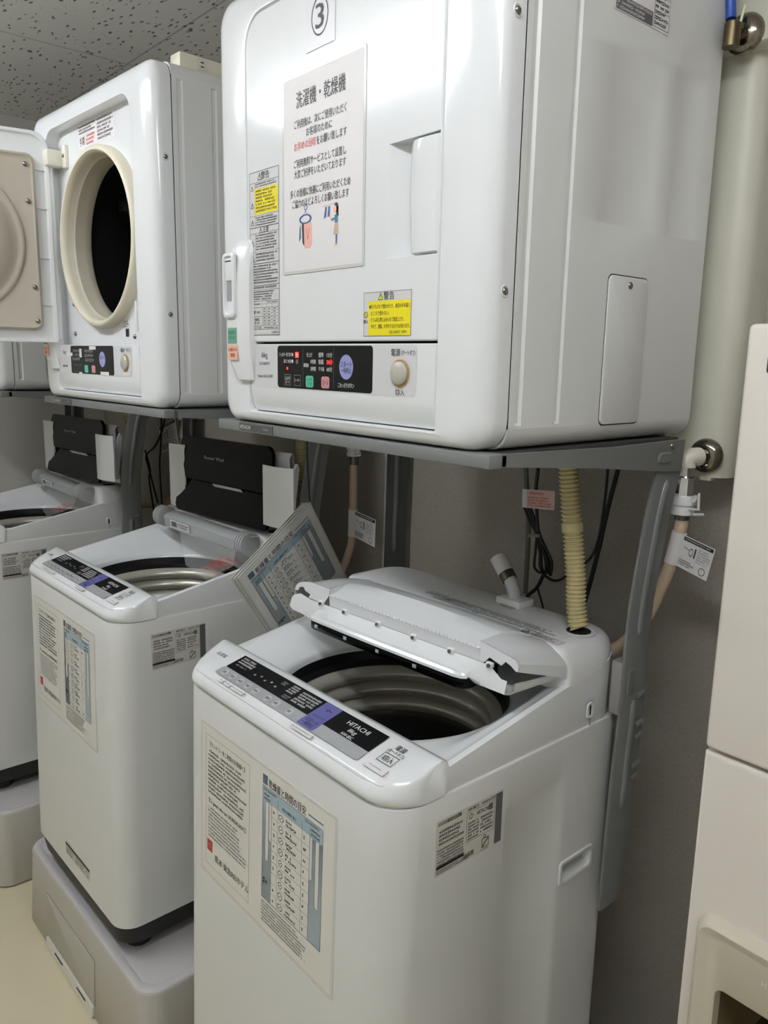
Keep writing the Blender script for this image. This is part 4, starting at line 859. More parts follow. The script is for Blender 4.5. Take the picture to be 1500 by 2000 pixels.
# ================================================================== washer pedestal
def pedestal(u, label):
    U = WAS[u]; zt, zb_ = -1.528, -H; base = (-.3, .15, zb_)
    t = thing('washer_pedestal', label, 'pedestal', base, U, 'grey plastic trays raising the washers')
    mb = MB(); n = 6
    def lp(z, i): 
        k = (zt - z) / (zt - zb_) * .022; return [(x, y, z) for x, y in rrect(-.715 + i - k, .107 - i + k, -.148 + i - k * .5, .50 - i, (.055, .055, .03, .03), n)]
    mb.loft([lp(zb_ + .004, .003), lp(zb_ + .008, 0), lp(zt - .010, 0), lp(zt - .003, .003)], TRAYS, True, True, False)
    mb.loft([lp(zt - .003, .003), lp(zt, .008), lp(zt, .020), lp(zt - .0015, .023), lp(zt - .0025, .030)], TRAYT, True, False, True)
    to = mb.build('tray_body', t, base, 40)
    for xa, xb in ((-.058, .082), (-.690, -.604)):
        mb = MB(); mb.loft([[(x, y, zt - .0025 + e) for x, y in rrect(xa + i, xb - i, -.122 + i, .47 - i, .018, 4)] for e, i in ((-.001, -.002), (.0015, 0), (.002, .003))], TRAYT, True, False, True); mb.build('tray_pad', t, base, 40)
    mb = MB(); mb.loft([[(x, y, zb_ + z) for x, y, _ in lp(zb_, .006)] for z in (.0005, .005)], GAP, True, True, True); mb.build('base_gap', t, base)
    d = MB(); yf = lambda z: -.148 - (zt - z) / (zt - zb_) * .011
    # drawer panel in the front
    q = lambda i, e: [(x, yf(z) - e, z) for x, z in rrect(-.545 + i, -.188 - i, -1.745 + i, -1.612 - i, .005, 4)]
    d.loft([q(0, -.001), q(0, .0015), q(.002, .003)], TRAYS, True, False, True); d.loft([q(-.002, .0004), q(0, .0004)], mat('seam_grey', (120, 117, 110), .6)); d.build('access_panel', t, base)
    d = MB(); d.loft([[(x, yf(z) - e, z) for x, z in rrect(-.545, -.195, -1.786, -1.752, .004, 3)] for e in (-.004, .006)], mat('white_rail', (234, 232, 224), .35), True, True, True)
    for x in (-.44, -.27): d.rbox(x - .03, x + .03, yf(-1.76) - .0075, yf(-1.76) - .005, -1.764, -1.760, GAP, 0)
    plab(d.build('lower_rail', t, base), 'white rail at the foot of the pedestal')
    for x in (.035, -.62):
        d = MB(); d.lathe([(.014, .0), (.014, .001), (.0125, .001), (.0125, .0)], (x, -.085, zt - .0024), (0, 0, 1), mat('seam_grey', (120, 117, 110), .6), 20); d.build('moulded_mark', t, base)

# ================================================================== build machines
dryer(3, 'nearest white tumble dryer, closed door marked 3 with a laminated notice on it')
dryer(2, 'middle white tumble dryer with its door swung open and dark drum showing', True, False)
dryer(1, 'farthest white tumble dryer at the left edge behind the open dryer door', False, False)
stand(3, 'grey steel stand carrying the nearest dryer above the half open lid')
stand(2, 'grey steel stand carrying the open door dryer in the middle')
stand(1, 'grey steel stand under the farthest dryer at the left edge')
washer(3, 'nearest white washing machine with a half folded lid over its dark tub', lid_folding)
washer(2, 'middle white washing machine with black lid standing open, raised on grey pedestal', lid_upright)
washer(1, 'farthest white washing machine at the left edge with black lid standing open', lid_upright)
pedestal(3, 'grey pedestal under the nearest washing machine, below the picture')
pedestal(2, 'grey plastic pedestal under the middle washing machine, front panel and white rail showing')
pedestal(1, 'grey plastic pedestal under the farthest washing machine at the left edge')

# ================================================================== notices
def notice(u=3):
    w, h = .216, .3035
    base = (-.354, -.0004, .112)
    d = Decal((0, 0, 0), (1, 0, 0), (0, 0, 1)); x0 = -w / 2
    d.slab(x0, 0, x0 + w, h, LAMFILM, .0009, .004); d.rect(x0 + .0045, .0045, x0 + w - .0045, h - .0045, PAPER, 0)
    T = d.text; X = lambda x: x + .354; Z = lambda z: z - .112
    T('洗濯機・乾燥機', X(-.357), Z(.3755), .0215, INK, .128)
    for s_, xc, z, wd in (('ご利用後は、次にご使用いただく', -.3585, .3405, .136), ('お客様のために', -.3595, .3245, .068)): T(s_, X(xc), Z(z), .0112, INKG if 0 else INK, wd)
    T('お早めの回収', X(-.427), Z(.3075), .0112, INKR, .060, 2, 'l'); T('をお願い致します', X(-.3655), Z(.3075), .0112, INK, .076, 2, 'l')
    T('ご利用無料サービスとして設置し', X(-.3595), Z(.2815), .0112, INK, .137); T('大変ご好評をいただいております', X(-.3590), Z(.2655), .0112, INK, .136)
    T('多くの皆様に快適にご利用いただくため', X(-.359), Z(.2365), .0112, INK, .159); T('ご協力のほどよろしくお願い致します', X(-.358), Z(.2205), .0112, INK, .150)
    # round hanger with washing
    hx, hz = X(-.396), Z(.1950)
    d.ring(hx, hz, .0075, .0055, BLUEL, 2, 2.3); d.line(hx, hz + .012, hx - .010, hz + .003, .0008, BLUEL); d.line(hx, hz + .012, hx + .010, hz + .003, .0008, BLUEL); d.ring(hx + .001, hz + .0175, .0045, .0030, BLUEL, 2); d.line(hx, hz + .014, hx, hz + .010, .0012, BLUEL)
    d.poly([(hx - .004, hz - .007), (hx + .017, hz - .007), (hx + .018, hz - .040), (hx + .013, hz - .045), (hx - .002, hz - .045)], PEACH, 2); d.line(hx + .002, hz - .015, hx + .007, hz - .032, .001, INKR, 3); d.line(hx + .012, hz - .015, hx + .007, hz - .032, .001, INKR, 3)
    d.poly([(hx - .010, hz - .007), (hx - .004, hz - .007), (hx - .003, hz - .042), (hx - .008, hz - .036)], BROWNP, 2); d.poly([(hx - .016, hz - .010), (hx - .013, hz - .010), (hx - .012, hz - .028), (hx - .018, hz - .034)], TEALP, 2)
    for k in range(5): d.line(hx - .014 + k * .007, hz - .004, hx - .014 + k * .007, hz - .009, .0008, BLUEL)
    # person hanging socks
    wx, wz = X(-.316), Z(.1955)
    d.line(wx - .034, wz + .012, wx + .002, wz + .014, .0009, TANP); d.poly([(wx - .026, wz + .011), (wx - .022, wz + .011), (wx - .024, wz - .004), (wx - .030, wz - .006)], BLUEL, 2); d.poly([(wx - .018, wz + .011), (wx - .014, wz + .011), (wx - .014, wz - .004), (wx - .020, wz - .004)], BLUEL, 2)
    d.disc(wx + .002, wz + .007, .0075, BROWNP, 2, .75); d.disc(wx - .001, wz + .005, .0055, SKIN, 3, .75); d.poly([(wx + .001, wz + .009), (wx + .0075, wz + .008), (wx + .008, wz - .006), (wx + .003, wz - .004)], BROWNP, 2)
    d.poly([(wx - .002, wz - .003), (wx + .006, wz - .003), (wx + .006, wz - .020), (wx - .001, wz - .020)], TEALP, 2); d.line(wx, wz - .008, wx - .010, wz - .010, .003, TEALP, 3); d.line(wx - .010, wz - .010, wx - .014, wz - .001, .0026, SKIN, 3)
    d.poly([(wx - .001, wz - .015), (wx + .006, wz - .015), (wx + .008, wz - .032), (wx - .005, wz - .032)], TANP, 3); d.poly([(wx + .001, wz - .032), (wx + .005, wz - .032), (wx + .004, wz - .046), (wx + .001, wz - .046)], BLUEL, 2); d.rect(wx - .003, wz - .049, wx + .005, wz - .046, SKIN, 2)
    o = d.build('laminated_notice'); tag(o, 'laminated notice in Japanese with hanging laundry pictures, taped to the nearest dryer door', 'notice', base, DRY[3])
notice()
d = Decal((0, 0, 0), (1, 0, 0), (0, 0, 1)); d.slab(-.0375, 0, .0375, .105, mat('glossy_card', (232, 232, 236), .15), .0008, .002); d.ring(0, .0435, .0275, .0250, INK, 1, .78, 40); d.text('3', 0, .0435, .034, INK, .021)
tag(d.build('number_card'), 'glossy white card with a circled 3 above the laminated notice', 'card', (-.3585, -.0004, .4385), DRY[3])

def drying_table(d, x0, y0, w, h):
    """printed guide: amounts and times"""
    T = d.text
    d.rect(x0, y0 + h * .925, x0 + w * .085, y0 + h * .985, SLATE, 1); T('乾燥量と時間の目安', x0 + w * .11, y0 + h * .948, h * .047, INK, w * .62, 2, 'l'); d.line(x0 + w * .77, y0 + h * .944, x0 + w, y0 + h * .944, h * .008, SLATE, 1)
    a, b_ = y0 + h * .19, y0 + h * .915
    d.rect(x0, a, x0 + w, b_, TABBLU, 0, w * .02); d.rect(x0, b_ - (b_ - a) * .125, x0 + w, b_, TABBLU2, 1)
    d.rect(x0 + w * .165, a, x0 + w * .80, b_ - (b_ - a) * .125, LAMPAPER, 1)
    T('DE-N60WV', x0 + w * .02, b_ - (b_ - a) * .025, h * .017, INK, w * .22, 2, 'l'); T('DE-N50WV', x0 + w * .72, b_ - (b_ - a) * .025, h * .017, INK, w * .22, 2, 'l'); T('衣類の種類と重さ', x0 + w * .46, b_ - (b_ - a) * .085, h * .018, INK, w * .24)
    d.greek(x0 + w * .03, b_ - (b_ - a) * .12, x0 + w * .14, b_ - (b_ - a) * .05, 2, INK, ragged=.0); d.greek(x0 + w * .82, b_ - (b_ - a) * .12, x0 + w * .97, b_ - (b_ - a) * .05, 2, INK, ragged=0)
    for (xa, xb, f) in ((.055, .115, .52), (.118, .165, .33)): d.rect(x0 + w * xa, b_ - (b_ - a) * (.125 + f), x0 + w * xb, b_ - (b_ - a) * .125, LAMPAPER, 1); d.frame(x0 + w * xa, b_ - (b_ - a) * (.125 + f), x0 + w * xb, b_ - (b_ - a) * .125, w * .004, SLATE, 2)
    for (xa, xb, f) in ((.89, .95, .56), (.80, .845, .36)): d.rect(x0 + w * xa, b_ - (b_ - a) * (.125 + f), x0 + w * xb, b_ - (b_ - a) * .125, LAMPAPER, 1); d.frame(x0 + w * xa, b_ - (b_ - a) * (.125 + f), x0 + w * xb, b_ - (b_ - a) * .125, w * .004, SLATE, 2)
    n = 9; rh = (b_ - a) * .875 / n
    for k in range(n):
        yy = b_ - (b_ - a) * .125 - k * rh
        d.line(x0 + w * .165, yy - rh, x0 + w * .80, yy - rh, w * .003, SLATE, 2)
        d.greek(x0 + w * .195, yy - rh * .65, x0 + w * .235, yy - rh * .35, 1, INK, 3, .9, 0); d.greek(x0 + w * .70, yy - rh * .65, x0 + w * .745, yy - rh * .35, 1, INK, 3, .9, 0)
        d.ring(x0 + w * .33, yy - rh * .5, rh * .36, rh * .28, INKG, 3, random.uniform(.8, 1.3), 12 if k % 2 else 5); d.line(x0 + w * .31, yy - rh * .6, x0 + w * .35, yy - rh * .4, w * .006, INKG, 3)
        d.greek(x0 + w * .41, yy - rh * .5, x0 + w * .52, yy - rh * .2, 1, INK, 3, .8, 0); d.greek(x0 + w * .41, yy - rh * .85, x0 + w * .60, yy - rh * .55, 1, INK, 3, .8, .2)
    for xx in (.165, .27, .675, .80): d.line(x0 + w * xx, a, x0 + w * xx, b_ - (b_ - a) * .05, w * .004, SLATE, 2)
    d.frame(x0, a, x0 + w, b_, w * .005, SLATE, 2)
    d.greek(x0, y0 + h * .03, x0 + w * .8, y0 + h * .175, 7, INKG, 2, .55, .25); d.greek(x0 + w * .02, a + h * .1, x0 + w * .13, a + h * .14, 1, INK, 3, .8, 0)
def washer_leaflet(u, label, x0, z0, w, h):
    zc = z0; U = WAS[u]; base = (x0, front_y(z0), z0)
    d = Decal((0, 0, 0), (1, 0, 0), (0, .0281, 1)); d.slab(0, 0, w, h, LAMFILM, .0009, .004); d.rect(.006, .006, w - .006, h - .006, LAMPAPER, 0)
    T = d.text; a, b_ = w * .045, w * .415
    d.frame(a, h * .075, b_, h * .93, .0007, INKG, 1)
    T('【ランドリーをご利用のお客様へ】', (a + b_) / 2, h * .878, .0085, INK, w * .29)
    d.greek(a + .010, h * .555, b_ - .010, h * .845, 11, INK, 2, .55, .3); T('【To guests who use LAUNDROMAT】', (a + b_) / 2, h * .510, .0088, INK, w * .31)
    d.greek(a + .010, h * .265, b_ - .010, h * .475, 9, INKG, 2, .5, .25, .5); d.rect(a + .006, h * .170, a + .026, h * .245, mat('print_crimson', (178, 60, 54), .5), 1); d.ring(a + .016, h * .208, .0065, .004, mat('print_rose', (205, 110, 100), .5), 2, .8, 6)
    T('熊本 東急REIホテル', a + .036, h * .155, .0125, INK, w * .285, 2, 'l')
    drying_table(d, w * .515, h * .03, w * .405, h * .93)
    o = d.build('laminated_leaflet'); tag(o, label, 'notice', base, U, 'laundry guides taped to the washer fronts')
washer_leaflet(3, 'laminated laundry guide on the front of the nearest washing machine', -.5655, -1.005, .425, .310)
washer_leaflet(2, 'laminated laundry guide on the front of the middle washing machine', -.5655, -1.000, .425, .310)

# hanging guide sheets on a cord
def hanging_guide():
    P0 = Vector((-.739, .25, -.345)); P1 = Vector((-.7316, .0551, -.4907)); Uv = (P0 - P1).normalized()
    Vv = Vector((-.0723, .17, -.2328)); Vv = (Vv - Uv * Vv.dot(Uv)).normalized()
    base = (-.739, .25, -.345); t = thing('hanging_guide', 'laminated drying guide hanging askew on black cords between the two nearer washers', 'notice', base, None, None, True)
    w, h = (P0 - P1).length, .297
    for k in range(3):
        O = P1 + Vv * h - Vector(base); d = Decal(O + Uv.cross(-Vv) * (-.0045 * k) + Uv * (-.005 * k) - Vv * .003 * k, Uv, -Vv); 
        d.slab(0, 0, w, h, LAMFILM, .0009, .003)
        if k == 0:
            d.rect(.005, .005, w - .005, h - .005, LAMPAPER, 0); drying_table(d, w * .09, h * .03, w * .82, h * .93)
        d.build('sheet', t)
    mb = MB(); 
    mb.tube(catmull([Vector((-.7045, .31, -.162)) - Vector(base), Vector((-.76, .30, -.155)) - Vector(base), Vector((-.79, .285, -.175)) - Vector(base), Vector((-.785, .275, -.24)) - Vector(base), Vector((-.755, .258, -.31)) - Vector(base), (0, 0, 0)], 5), .0022, CORDB, 6); mb.build('cord', t)
hanging_guide()

# ================================================================== pipes, taps, hoses
def pipe_cover():
    base = (-.02, .65, -.222)
    t = thing('pipe_cover', 'tall cream pipe cover on the back wall right of the nearest dryer', 'pipe cover', base)
    mb = MB(); P = lambda i, z: [(x, y, z) for x, y in rrect(-.085 + i, .048 - i, .585 + i, YB, (.035, .035, .002, .002), 6)]
    mb.loft([P(.0, -.222), P(0, .52)], DUCTM, True, True, True)
    for x in (-.03, .005): mb.rbox(x, x + .02, .584, .6, -.228, -.221, DUCTM, .001)
    mb.build('duct', t, base)
    mb = MB(); P = lambda i, z: [(x, y, z) for x, y in rrect(-.10 + i, .108 - i, .562 + i, YB, (.045, .045, .002, .002), 6)]
    mb.loft([P(.006, .478), P(0, .482), P(0, CEIL - .001)], DUCTM, True, True, True); mb.build('wide_cover', t, base)
pipe_cover()
def corrugated(mb, pts, r, M, pitch=.0075, amp=.0016, seg=12):
    P = catmull(pts, 14); L = [0]
    for a, b_ in zip(P, P[1:]): L.append(L[-1] + (b_ - a).length)
    n = int(L[-1] / (pitch / 4)); out = []; rad = []; k = 0
    for i in range(n + 1):
        s_ = L[-1] * i / n
        while k < len(P) - 2 and L[k + 1] < s_: k += 1
        f = (s_ - L[k]) / max(L[k + 1] - L[k], 1e-9); out.append(P[k].lerp(P[k + 1], f)); rad.append(r + (amp if (i % 4) in (1, 2) else -amp))
    mb.tube(out, r, M, seg, True, rad)
def lowered(pts, base): return [Vector(p) - Vector(base) for p in pts]
def hose_tag(par, O, U, V, w, h, z=1):
    d = Decal(O, U, V); d.slab(0, 0, w, h, PAPER, .0005); d.rect(w * .04, h * .86, w * .97, h * .97, INK, 1); d.greek(w * .08, h * .885, w * .9, h * .95, 1, INKW, 2, .6, 0)
    d.greek(w * .05, h * .08, w * .55, h * .28, 3, INK, 1); d.ring(w * .35, h * .58, h * .13, h * .10, INK, 1, .6, 10); d.rect(w * .45, h * .45, w * .49, h * .75, INK, 1); d.greek(w * .55, h * .35, w * .95, h * .8, 6, INKL, 1); d.ring(w * .80, h * .18, h * .12, h * .10, INK, 1); d.line(w * .1, h * .66, w * .3, h * .62, .001, INK, 1)
    plab(d.build('paper_tag', par), 'white printed paper tag')
def tap(label, x, y, z, yw, lever=False, full=True):
    base = (x, yw, z); t = thing('water_tap', label, 'tap', base, None); B = lambda mb, n: mb.build(n, t, base, 40)
    if yw < YB:
        pass
    mb = MB(); mb.lathe([(.031, .0), (.031, .004), (.028, .011), (.020, .016), (.013, .017), (.013, .03)], (x, yw, z), (0, -1, 0), mat('dark_chrome', (140, 134, 122), .15, 1.0), 28, None, True); B(mb, 'wall_flange')
    mb = MB()
    if lever:
        mb.tube([(x, yw - .028, z), (x, y, z), (x, y, z - .03)], .013, BRASS, 12); B(mb, 'valve_body')
        mb = MB(); mb.tube(catmull([(x - .004, y, z + .012), (x - .006, y, z + .03), (x - .010, y - .004, z + .075)], 4), .008, BLUE, 10); B(mb, 'lever')
        mb = MB(); mb.tube([(x + .012, y + .01, z + .03), (x + .008, y + .004, z - .005)], .002, mat('pale_tie', (226, 222, 190), .5), 6); B(mb, 'tie')
        return t
    mb.tube([(x, yw - .028, z), (x - .004, y + .008, z), (x - .010, y, z - .004), (x - .010, y, z - .018)], .0165, mat('ivory_elbow', (226, 220, 206), .35), 14); plab(B(mb, 'elbow'), 'ivory plastic elbow')
    X, Z = x - .010, z
    mb = MB(); mb.lathe([(.009, -.018), (.009, -.034), (.0165, -.036), (.0175, -.04), (.0175, -.062), (.0185, -.064), (.0185, -.068), (.012, -.07)], (X, y, Z), (0, 0, 1), CHROME, 8); plab(B(mb, 'chrome_coupler'), 'chrome coupler')
    mb = MB(); mb.lathe([(.012, -.066), (.021, -.068), (.0225, -.072), (.0225, -.084), (.019, -.086), (.019, -.092), (.0205, -.094), (.0205, -.102), (.012, -.104)], (X, y, Z), (0, 0, 1), WPLAST, 20)
    mb.tube([(X + .018, y - .01, Z - .09), (X + .036, y - .012, Z - .088), (X + .034, y - .012, Z - .060), (X + .024, y - .010, Z - .076)], .0028, WPLAST, 6); mb.tube([(X + .028, y - .012, Z - .098), (X + .046, y - .012, Z - .095)], .0024, WPLAST, 6); plab(B(mb, 'lever_lock'), 'white quick connector')
    return t
def supply_hose(label, top, path, r, tag_dir, sleeve=(2, 3), tagsize=(.075, .075), tag_at=None):
    base = path[-1]; t = thing('supply_hose', label, 'hose', base, None, None, True)
    P = lowered([top] + path, base)
    mb = MB(); mb.tube(catmull(P, 8), r, HOSEP, 14); mb.build('tube', t)
    mb = MB(); mb.tube([P[0] + Vector((0, 0, .004)), P[0] + (P[1] - P[0]) * .6], r + .0018, mat('braided_clamp', (120, 120, 120), .3, .9), 12); mb.build('clamp', t)
    mb = MB(); C_ = catmull(P, 8); a, b_ = sleeve; mb.tube(C_[a * 8:b_ * 8 + 1], r + .0022, PAPER, 14); plab(mb.build('sleeve', t), 'white paper sleeve')
    up = (C_[a * 8] - C_[b_ * 8]); Uv = Vector(tag_dir); Uv = (Uv - up.normalized() * Uv.dot(up.normalized())).normalized()
    if tag_at: hose_tag(t, Vector(tag_at) - Vector(base), (.96, 0, .287), (-.287, 0, .96), *tagsize)
    else: hose_tag(t, C_[b_ * 8] + Uv * r, Uv, up, tagsize[0], up.length * .98)
    return t
tap('chrome flanged water tap with white connector, on the pipe cover beside the nearest dryer stand', .014, .535, -.183, .5846)
supply_hose('beige supply hose with paper tag hanging from the tap right of the nearest dryer stand', (.0045, .535, -.286), [(.005, .535, -.302), (.004, .533, -.318), (-.006, .531, -.377), (-.018, .525, -.425), (-.035, .51, -.485), (-.075, .49, -.55), (-.16, .475, -.60)], .0115, (.95, -.25, 0), (2, 3), (.072, .075))
tap('brass tap with blue lever high on the pipe cover beside the nearest dryer', .022, .518, .497, .562, True, False)
tap('water tap half hidden behind the stand rail between the middle and nearest units', -1.01, .60, -.19, YB)
supply_hose('beige supply hose with white sleeve and tag left of the nearest rear stand leg', (-1.02, .60, -.29), [(-1.021, .60, -.335), (-1.021, .60, -.445), (-1.0235, .60, -.523), (-1.037, .598, -.578), (-1.075, .59, -.65), (-1.13, .56, -.72)], .0115, (.98, -.2, 0), (2, 3), (.125, .07))
tap('water tap hidden behind the middle dryer stand rail, carrying a tilted tag', -2.05, .60, -.16, YB)
supply_hose('beige supply hose curving behind the middle washer lid with a tilted paper tag', (-2.06, .60, -.262), [(-2.06, .60, -.30), (-2.07, .60, -.33), (-2.09, .60, -.42), (-2.15, .60, -.56), (-2.27, .59, -.62), (-2.38, .56, -.64)], .0115, (-.85, -.1, -.4), (1, 2), (.155, .105), (-2.195, .575, -.402))
# grey ribbed and yellowish drain / bath hoses
def ribbed(label, pts, r):
    base = pts[-1]; t = thing('ribbed_hose', label, 'hose', base, None, 'cream ribbed hoses into the washer tops', True)
    mb = MB(); P = lowered(pts, base); corrugated(mb, P, r, HOSEC); mb.build('ribbed_tube', t)
    mb = MB(); C_ = catmull(P, 14); k = len(C_) // 3; mb.tube(C_[k:k + 3], r + .002, HOSEC, 14); mb.build('joint_ring', t); return t
ribbed('cream ribbed hose dropping from the nearest dryer into the nearest washer top', [(-.125, .36, -.163), (-.119, .36, -.205), (-.104, .36, -.30), (-.090, .36, -.385), (-.084, .36, -.445), (-.077, .36, -.478), (-.0750, .36, -.4838)], .0165)
ribbed('cream ribbed hose behind the upright lid of the middle washer', [(-1.09, .46, -.18), (-1.075, .46, -.22), (-1.06, .455, -.33), (-1.05, .45, -.42), (-1.055, .435, -.465), (-1.058, .43, -.4870)], .018)
ribbed('cream ribbed hose behind the upright lid of the farthest washer', [(-2.13, .41, -.182), (-2.10, .41, -.26), (-2.05, .41, -.36), (-2.045, .40, -.44), (-2.060, .375, -.470), (-2.068, .365, -.4868)], .018)
# inlet elbow on the nearest washer
def elbow():
    base = (-.245, .385, -.4895); t = thing('inlet_elbow', 'white inlet elbow with spring clip standing on the nearest washer top', 'hose fitting', base, None); B = lambda mb, n: mb.build(n, t, base, 40)
    mb = MB(); mb.rbox(-.275, -.215, .365, .410, -.4893, -.474, WPLAST, .004); mb.lathe([(.028, 0), (.028, .003), (.0, .003)], (-.245, .385, -.4893), (0, 0, 1), HINGEG, 20); B(mb, 'clamp_base')
    mb = MB(); mb.tube(catmull([(-.247, .388, -.476), (-.250, .388, -.462), (-.262, .390, -.443), (-.288, .394, -.418)], 6), .0125, mat('translucent_tube', (206, 208, 208), .3), 14); B(mb, 'tube')
    mb = MB(); mb.tube([(-.262, .390, -.443), (-.276, .392, -.430)], .0158, mat('spring_clip', (110, 104, 90), .35, .8), 12); B(mb, 'spring_clip')
    mb = MB(); mb.tube([(-.274, .392, -.432), (-.300, .396, -.407)], .0165, PAPER, 14, True); B(mb, 'hose_end')
elbow()
# cords
def cord(label, pts, r, M, group=None, extra=None, name='power_cord'):
    base = pts[0]; mb = MB(); mb.tube(catmull(lowered(pts, base), 8), r, M, 8)
    for e in extra or []: mb.tube(catmull(lowered(e, base), 8), r, M, 8)
    o = mb.build(name); tag(o, label, 'cord', base, None, group); return o
cord('straight grey cord hanging down beside the red tag behind the nearest washer', [(-.389, .575, -.163), (-.385, .575, -.26), (-.372, .575, -.36), (-.369, .575, -.44), (-.365, .57, -.53)], .0055, CORDG)
def bundle():
    base = (-.31, .55, -.43); t = thing('cord_bundle', 'black power cord tied in a bundle with a red printed tag, behind the nearest washer', 'cord', base, None, None, True)
    b_ = Vector(base); mb = MB()
    for k, dx in enumerate((-.016, -.009, -.002, .005, .012)):
        o1 = .55 + .006 * (k % 2)
        mb.tube(catmull([Vector((-.36 + dx * .6, o1, -.325)) - b_, Vector((-.34 + dx * .5, o1, -.36)) - b_, Vector((-.325 + dx * .25, o1, -.385)) - b_, Vector((-.312 + dx, o1, -.42)) - b_, Vector((-.300 + dx * 1.5, o1 - .006, -.455)) - b_, Vector((-.288 + dx * .9, o1 - .01, -.462)) - b_, Vector((-.288 + dx, o1 - .012, -.43)) - b_, Vector((-.315 + dx * .3, o1 - .01, -.388)) - b_], 6), .0028, CORDB, 6)
    mb.build('coils', t)
    mb = MB(); mb.tube([(-.338 - b_.x, .538 - b_.y, -.388 - b_.z), (-.312 - b_.x, .538 - b_.y, -.384 - b_.z)], .004, INKL, 6); mb.build('wire_tie', t)
    mb = MB()
    mb.tube(catmull(lowered([(-.333, .55, -.163), (-.334, .55, -.245), (-.336, .55, -.29), (-.33, .55, -.345), (-.322, .55, -.388)], base), 6), .0038, CORDB, 8)
    mb.tube(catmull(lowered([(-.300, .54, -.455), (-.30, .55, -.47), (-.27, .55, -.475), (-.235, .55, -.45), (-.19, .56, -.40), (-.18, .57, -.30), (-.178, .57, -.163)], base), 6), .0030, CORDB, 8)
    mb.tube(catmull(lowered([(-.30, .55, -.462), (-.318, .55, -.50), (-.335, .545, -.52), (-.352, .54, -.545)], base), 6), .0042, CORDB, 8)
    mb.tube(catmull(lowered([(-.318, .55, -.50), (-.30, .55, -.54), (-.29, .55, -.58)], base), 6), .0022, CORDB, 8)
    mb.build('cord', t)
    d = Decal(Vector((-.366, .545, -.332)) - b_, (1, 0, .08), (-.05, 0, 1)); d.slab(0, 0, .085, .040, mat('pink_tag', (226, 196, 186), .5), .0006); d.greek(.016, .003, .082, .026, 4, INKR, 1); d.greek(.02, .028, .06, .037, 1, INKR, 1); d.rect(0, 0, .012, .040, PAPER, 1); plab(d.build('printed_tag', t), 'pale tag printed in red')
bundle()
cord('dark cord running down the wall right of the ribbed hose', [(-.165, .60, -.163), (-.172, .60, -.22), (-.19, .60, -.31), (-.205, .60, -.40), (-.225, .60, -.50), (-.25, .60, -.60)], .0048, CORDB)
cord('thin black cords hanging between the middle lid and nearest stand leg', [(-1.165, .50, -.163), (-1.142, .50, -.22), (-1.14, .50, -.29), (-1.115, .50, -.345), (-1.13, .50, -.385), (-1.14, .50, -.42)], .0028, CORDB, None, [[(-1.15, .50, -.163), (-1.128, .50, -.26), (-1.107, .50, -.31), (-1.116, .50, -.37), (-1.09, .50, -.44)], [(-1.125, .50, -.163), (-1.108, .50, -.25), (-1.092, .50, -.33), (-1.098, .50, -.42), (-1.09, .50, -.46)], [(-1.10, .505, -.163), (-1.083, .505, -.25), (-1.066, .505, -.33)]])
cord('tangled black cords behind the leg of the middle stand', [(-2.10, .55, -.163), (-2.12, .55, -.28), (-2.20, .55, -.37), (-2.29, .55, -.42), (-2.27, .55, -.47), (-2.2, .55, -.60)], .0035, CORDB, None, [[(-2.30, .55, -.40), (-2.26, .55, -.47), (-2.27, .55, -.52), (-2.23, .55, -.66)], [(-2.13, .55, -.163), (-2.15, .55, -.35), (-2.17, .55, -.45), (-2.16, .55, -.62)]])
# crumpled bag of leftover fixings tucked under the stand
def bag():
    base = (-.325, .215, -.180); mb = MB(); bm = bmesh.new(); bmesh.ops.create_icosphere(bm, subdivisions=3, radius=1.0)
    for v in bm.verts:
        k = 1 + random.uniform(-.16, .16); v.co = Vector((v.co.x * .036 * k, v.co.y * .018 * k, v.co.z * .012 * k))
    bm.verts.index_update(); mb.add([v.co[:] for v in bm.verts], [[v.index for v in f.verts] for f in bm.faces], mat('crumpled_film', (190, 205, 205), .12, alpha=.45)); bm.free()
    o = mb.build('plastic_bag', None, (0, 0, 0), 10); tag(o, 'crumpled clear plastic bag tucked under the nearest stand rail', 'bag', base, None)
bag()
# outlet strip on top of the middle dryer
def strip():
    base = (0, 0, 0); t = thing('outlet_strip', 'cream outlet strip lying on top of the middle dryer', 'outlet strip', (-.055, .21, DZ1), DRY[2], None, True)
    mb = MB(); mb.rbox(-.022, .022, -.115, .16, .0005, .034, CAPC, .004); mb.build('casing', t)
    for k in range(4):
        mb = MB(); y = -.06 + k * .055; mb.rbox(.0222, .0234, y - .012, y + .012, .006, .029, CAPC, .001)
        for dz in (.013, .022): mb.rbox(.0232, .0238, y - .004, y + .004, dz - .0012, dz + .0012, GAP, 0)
        mb.build('socket', t)
strip()
# small clip on the wall by the pipe cover
mb = MB(); mb.rbox(-.006, .012, -.014, 0, -.012, .012, GREYST, .002); mb.rbox(-.004, .010, -.018, -.013, .004, .009, CHROME, .001); tag(mb.build('wall_clip'), 'small grey metal clip on the wall between pipe cover and ice machine', 'clip', (.058, YB, -.085))

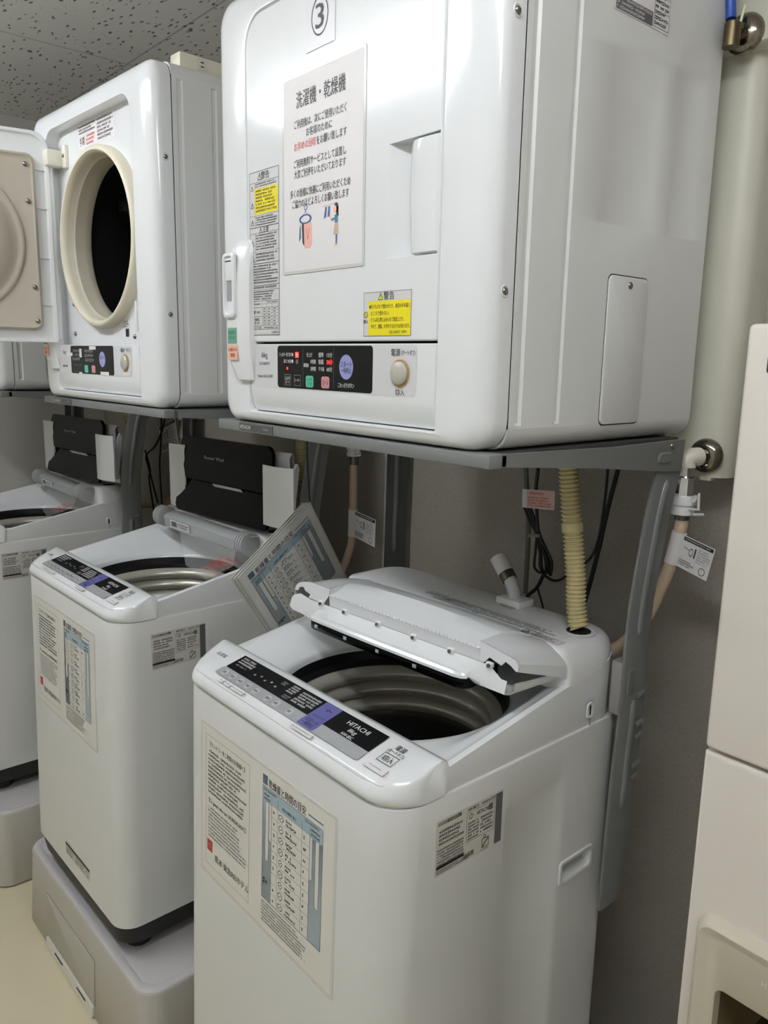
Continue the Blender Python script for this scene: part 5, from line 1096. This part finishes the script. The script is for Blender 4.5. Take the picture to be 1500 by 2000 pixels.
# ================================================================== ice machine
def ice_machine():
    x0, x1, yf, yb, zt = .2455, .86, .20, .665, .026; base = ((x0 + x1) / 2, .43, -H)
    t = thing('ice_machine', 'tall off white ice machine at the right edge with a raised dispenser surround', 'ice machine', base, None); B = lambda mb, n, a=38: mb.build(n, t, base, a)
    mb = MB(); mb.rbox(x0, x1, yf + .215, yb, -1.72, zt - .002, ICEM, .003)
    mb.rbox(x0, x0 + .03, yf + .02, yf + .216, -1.72, zt - .002, ICEM, .001); mb.rbox(x1 - .09, x1, yf + .02, yf + .216, -1.72, zt - .002, ICEM, .001)
    mb.rbox(x0 + .029, x1 - .089, yf + .02, yf + .216, -.835, zt - .002, ICEM, .001); mb.rbox(x0 + .029, x1 - .089, yf + .02, yf + .216, -1.72, -1.215, ICEM, .001); B(mb, 'cabinet')
    mb = MB(); mb.rbox(x0, x1, yf, yf + .025, -.527, zt, ICEM, .006, 3); o = B(mb, 'upper_panel')
    d = Decal((0, 0, 0), (1, 0, 0), (0, 0, 1)); d.O = Vector((x0 + .028, yf, -.032)); d.slab(0, 0, .075, .022, mat('navy_badge', (60, 58, 74), .3), .0015, .003); d.build('badge', o)
    # lower panel with a hole for the niche
    hx0, hx1, hz0, hz1 = x0 + .052, x1 - .12, -1.20, -.851
    mb = MB(); Pl = lambda i: [(x0 + i, -1.70 + i), (x1 - i, -1.70 + i), (x1 - i, -.533 - i), (x0 + i, -.533 - i)]
    mb.loft([[(x, y, z) for x, z in Pl(i)] for y, i in ((yf + .02, 0), (yf + .005, 0), (yf + .001, .002), (yf, .005))], ICEM)
    hole = rrect(hx0, hx1, hz0, hz1, .012, 5)
    mb.plate(Pl(.005), [hole], lambda x, z: (x, yf, z), ICEM); B(mb, 'lower_panel')
    mb = MB(); n = 6; F_ = lambda y, i, r: [(x, y, z) for x, z in rrect(x0 + .020 + i, x1 - .085 - i, -1.25 + i, -.757 - i, r, n)]
    hl = lambda y, i: [(x, y, z) for x, z in rrect(hx0 + i, hx1 - i, hz0 + i, hz1 - i, .012, n)]
    mb.loft([F_(yf + .001, .0, .022), F_(yf - .010, .0005, .022), F_(yf - .018, .004, .020), F_(yf - .021, .009, .016), F_(yf - .020, .013, .014), F_(yf - .016, .020, .012), F_(yf - .0145, .025, .012), hl(yf - .0145, 0), hl(yf - .012, .003), hl(yf + .004, .004)], ICEF)
    so = B(mb, 'dispenser_surround', 40); plab(so, 'glossy beige raised dispenser surround')
    d = Decal((0, 0, 0), (1, 0, 0), (0, 0, 1)); d.O = Vector((x0 + .1135, yf - .0145, -.806)); d.text('H', .0, .0, .007, INKW, .006, 1, 'l'); d.build('lettering', so)
    mb = MB(); mb.loft([hl(yf + .003, .0035), hl(yf + .20, .012)], ICEN, True, False, True); mb.tube([(hx0 + .08, yf + .07, hz1 - .01), (hx0 + .08, yf + .07, hz1 - .07)], .03, ICEN, 16); mb.rbox(hx0 + .03, hx0 + .13, yf + .03, yf + .12, hz1 - .10, hz1 - .085, ICEN, .006); plab(B(mb, 'niche'), 'brown shaded dispenser niche')
    mb = MB(); mb.rbox(x0 + .02, x1 - .02, yf + .04, yb - .02, -H + .001, -1.71, BLACKR, .004); B(mb, 'plinth')
ice_machine()
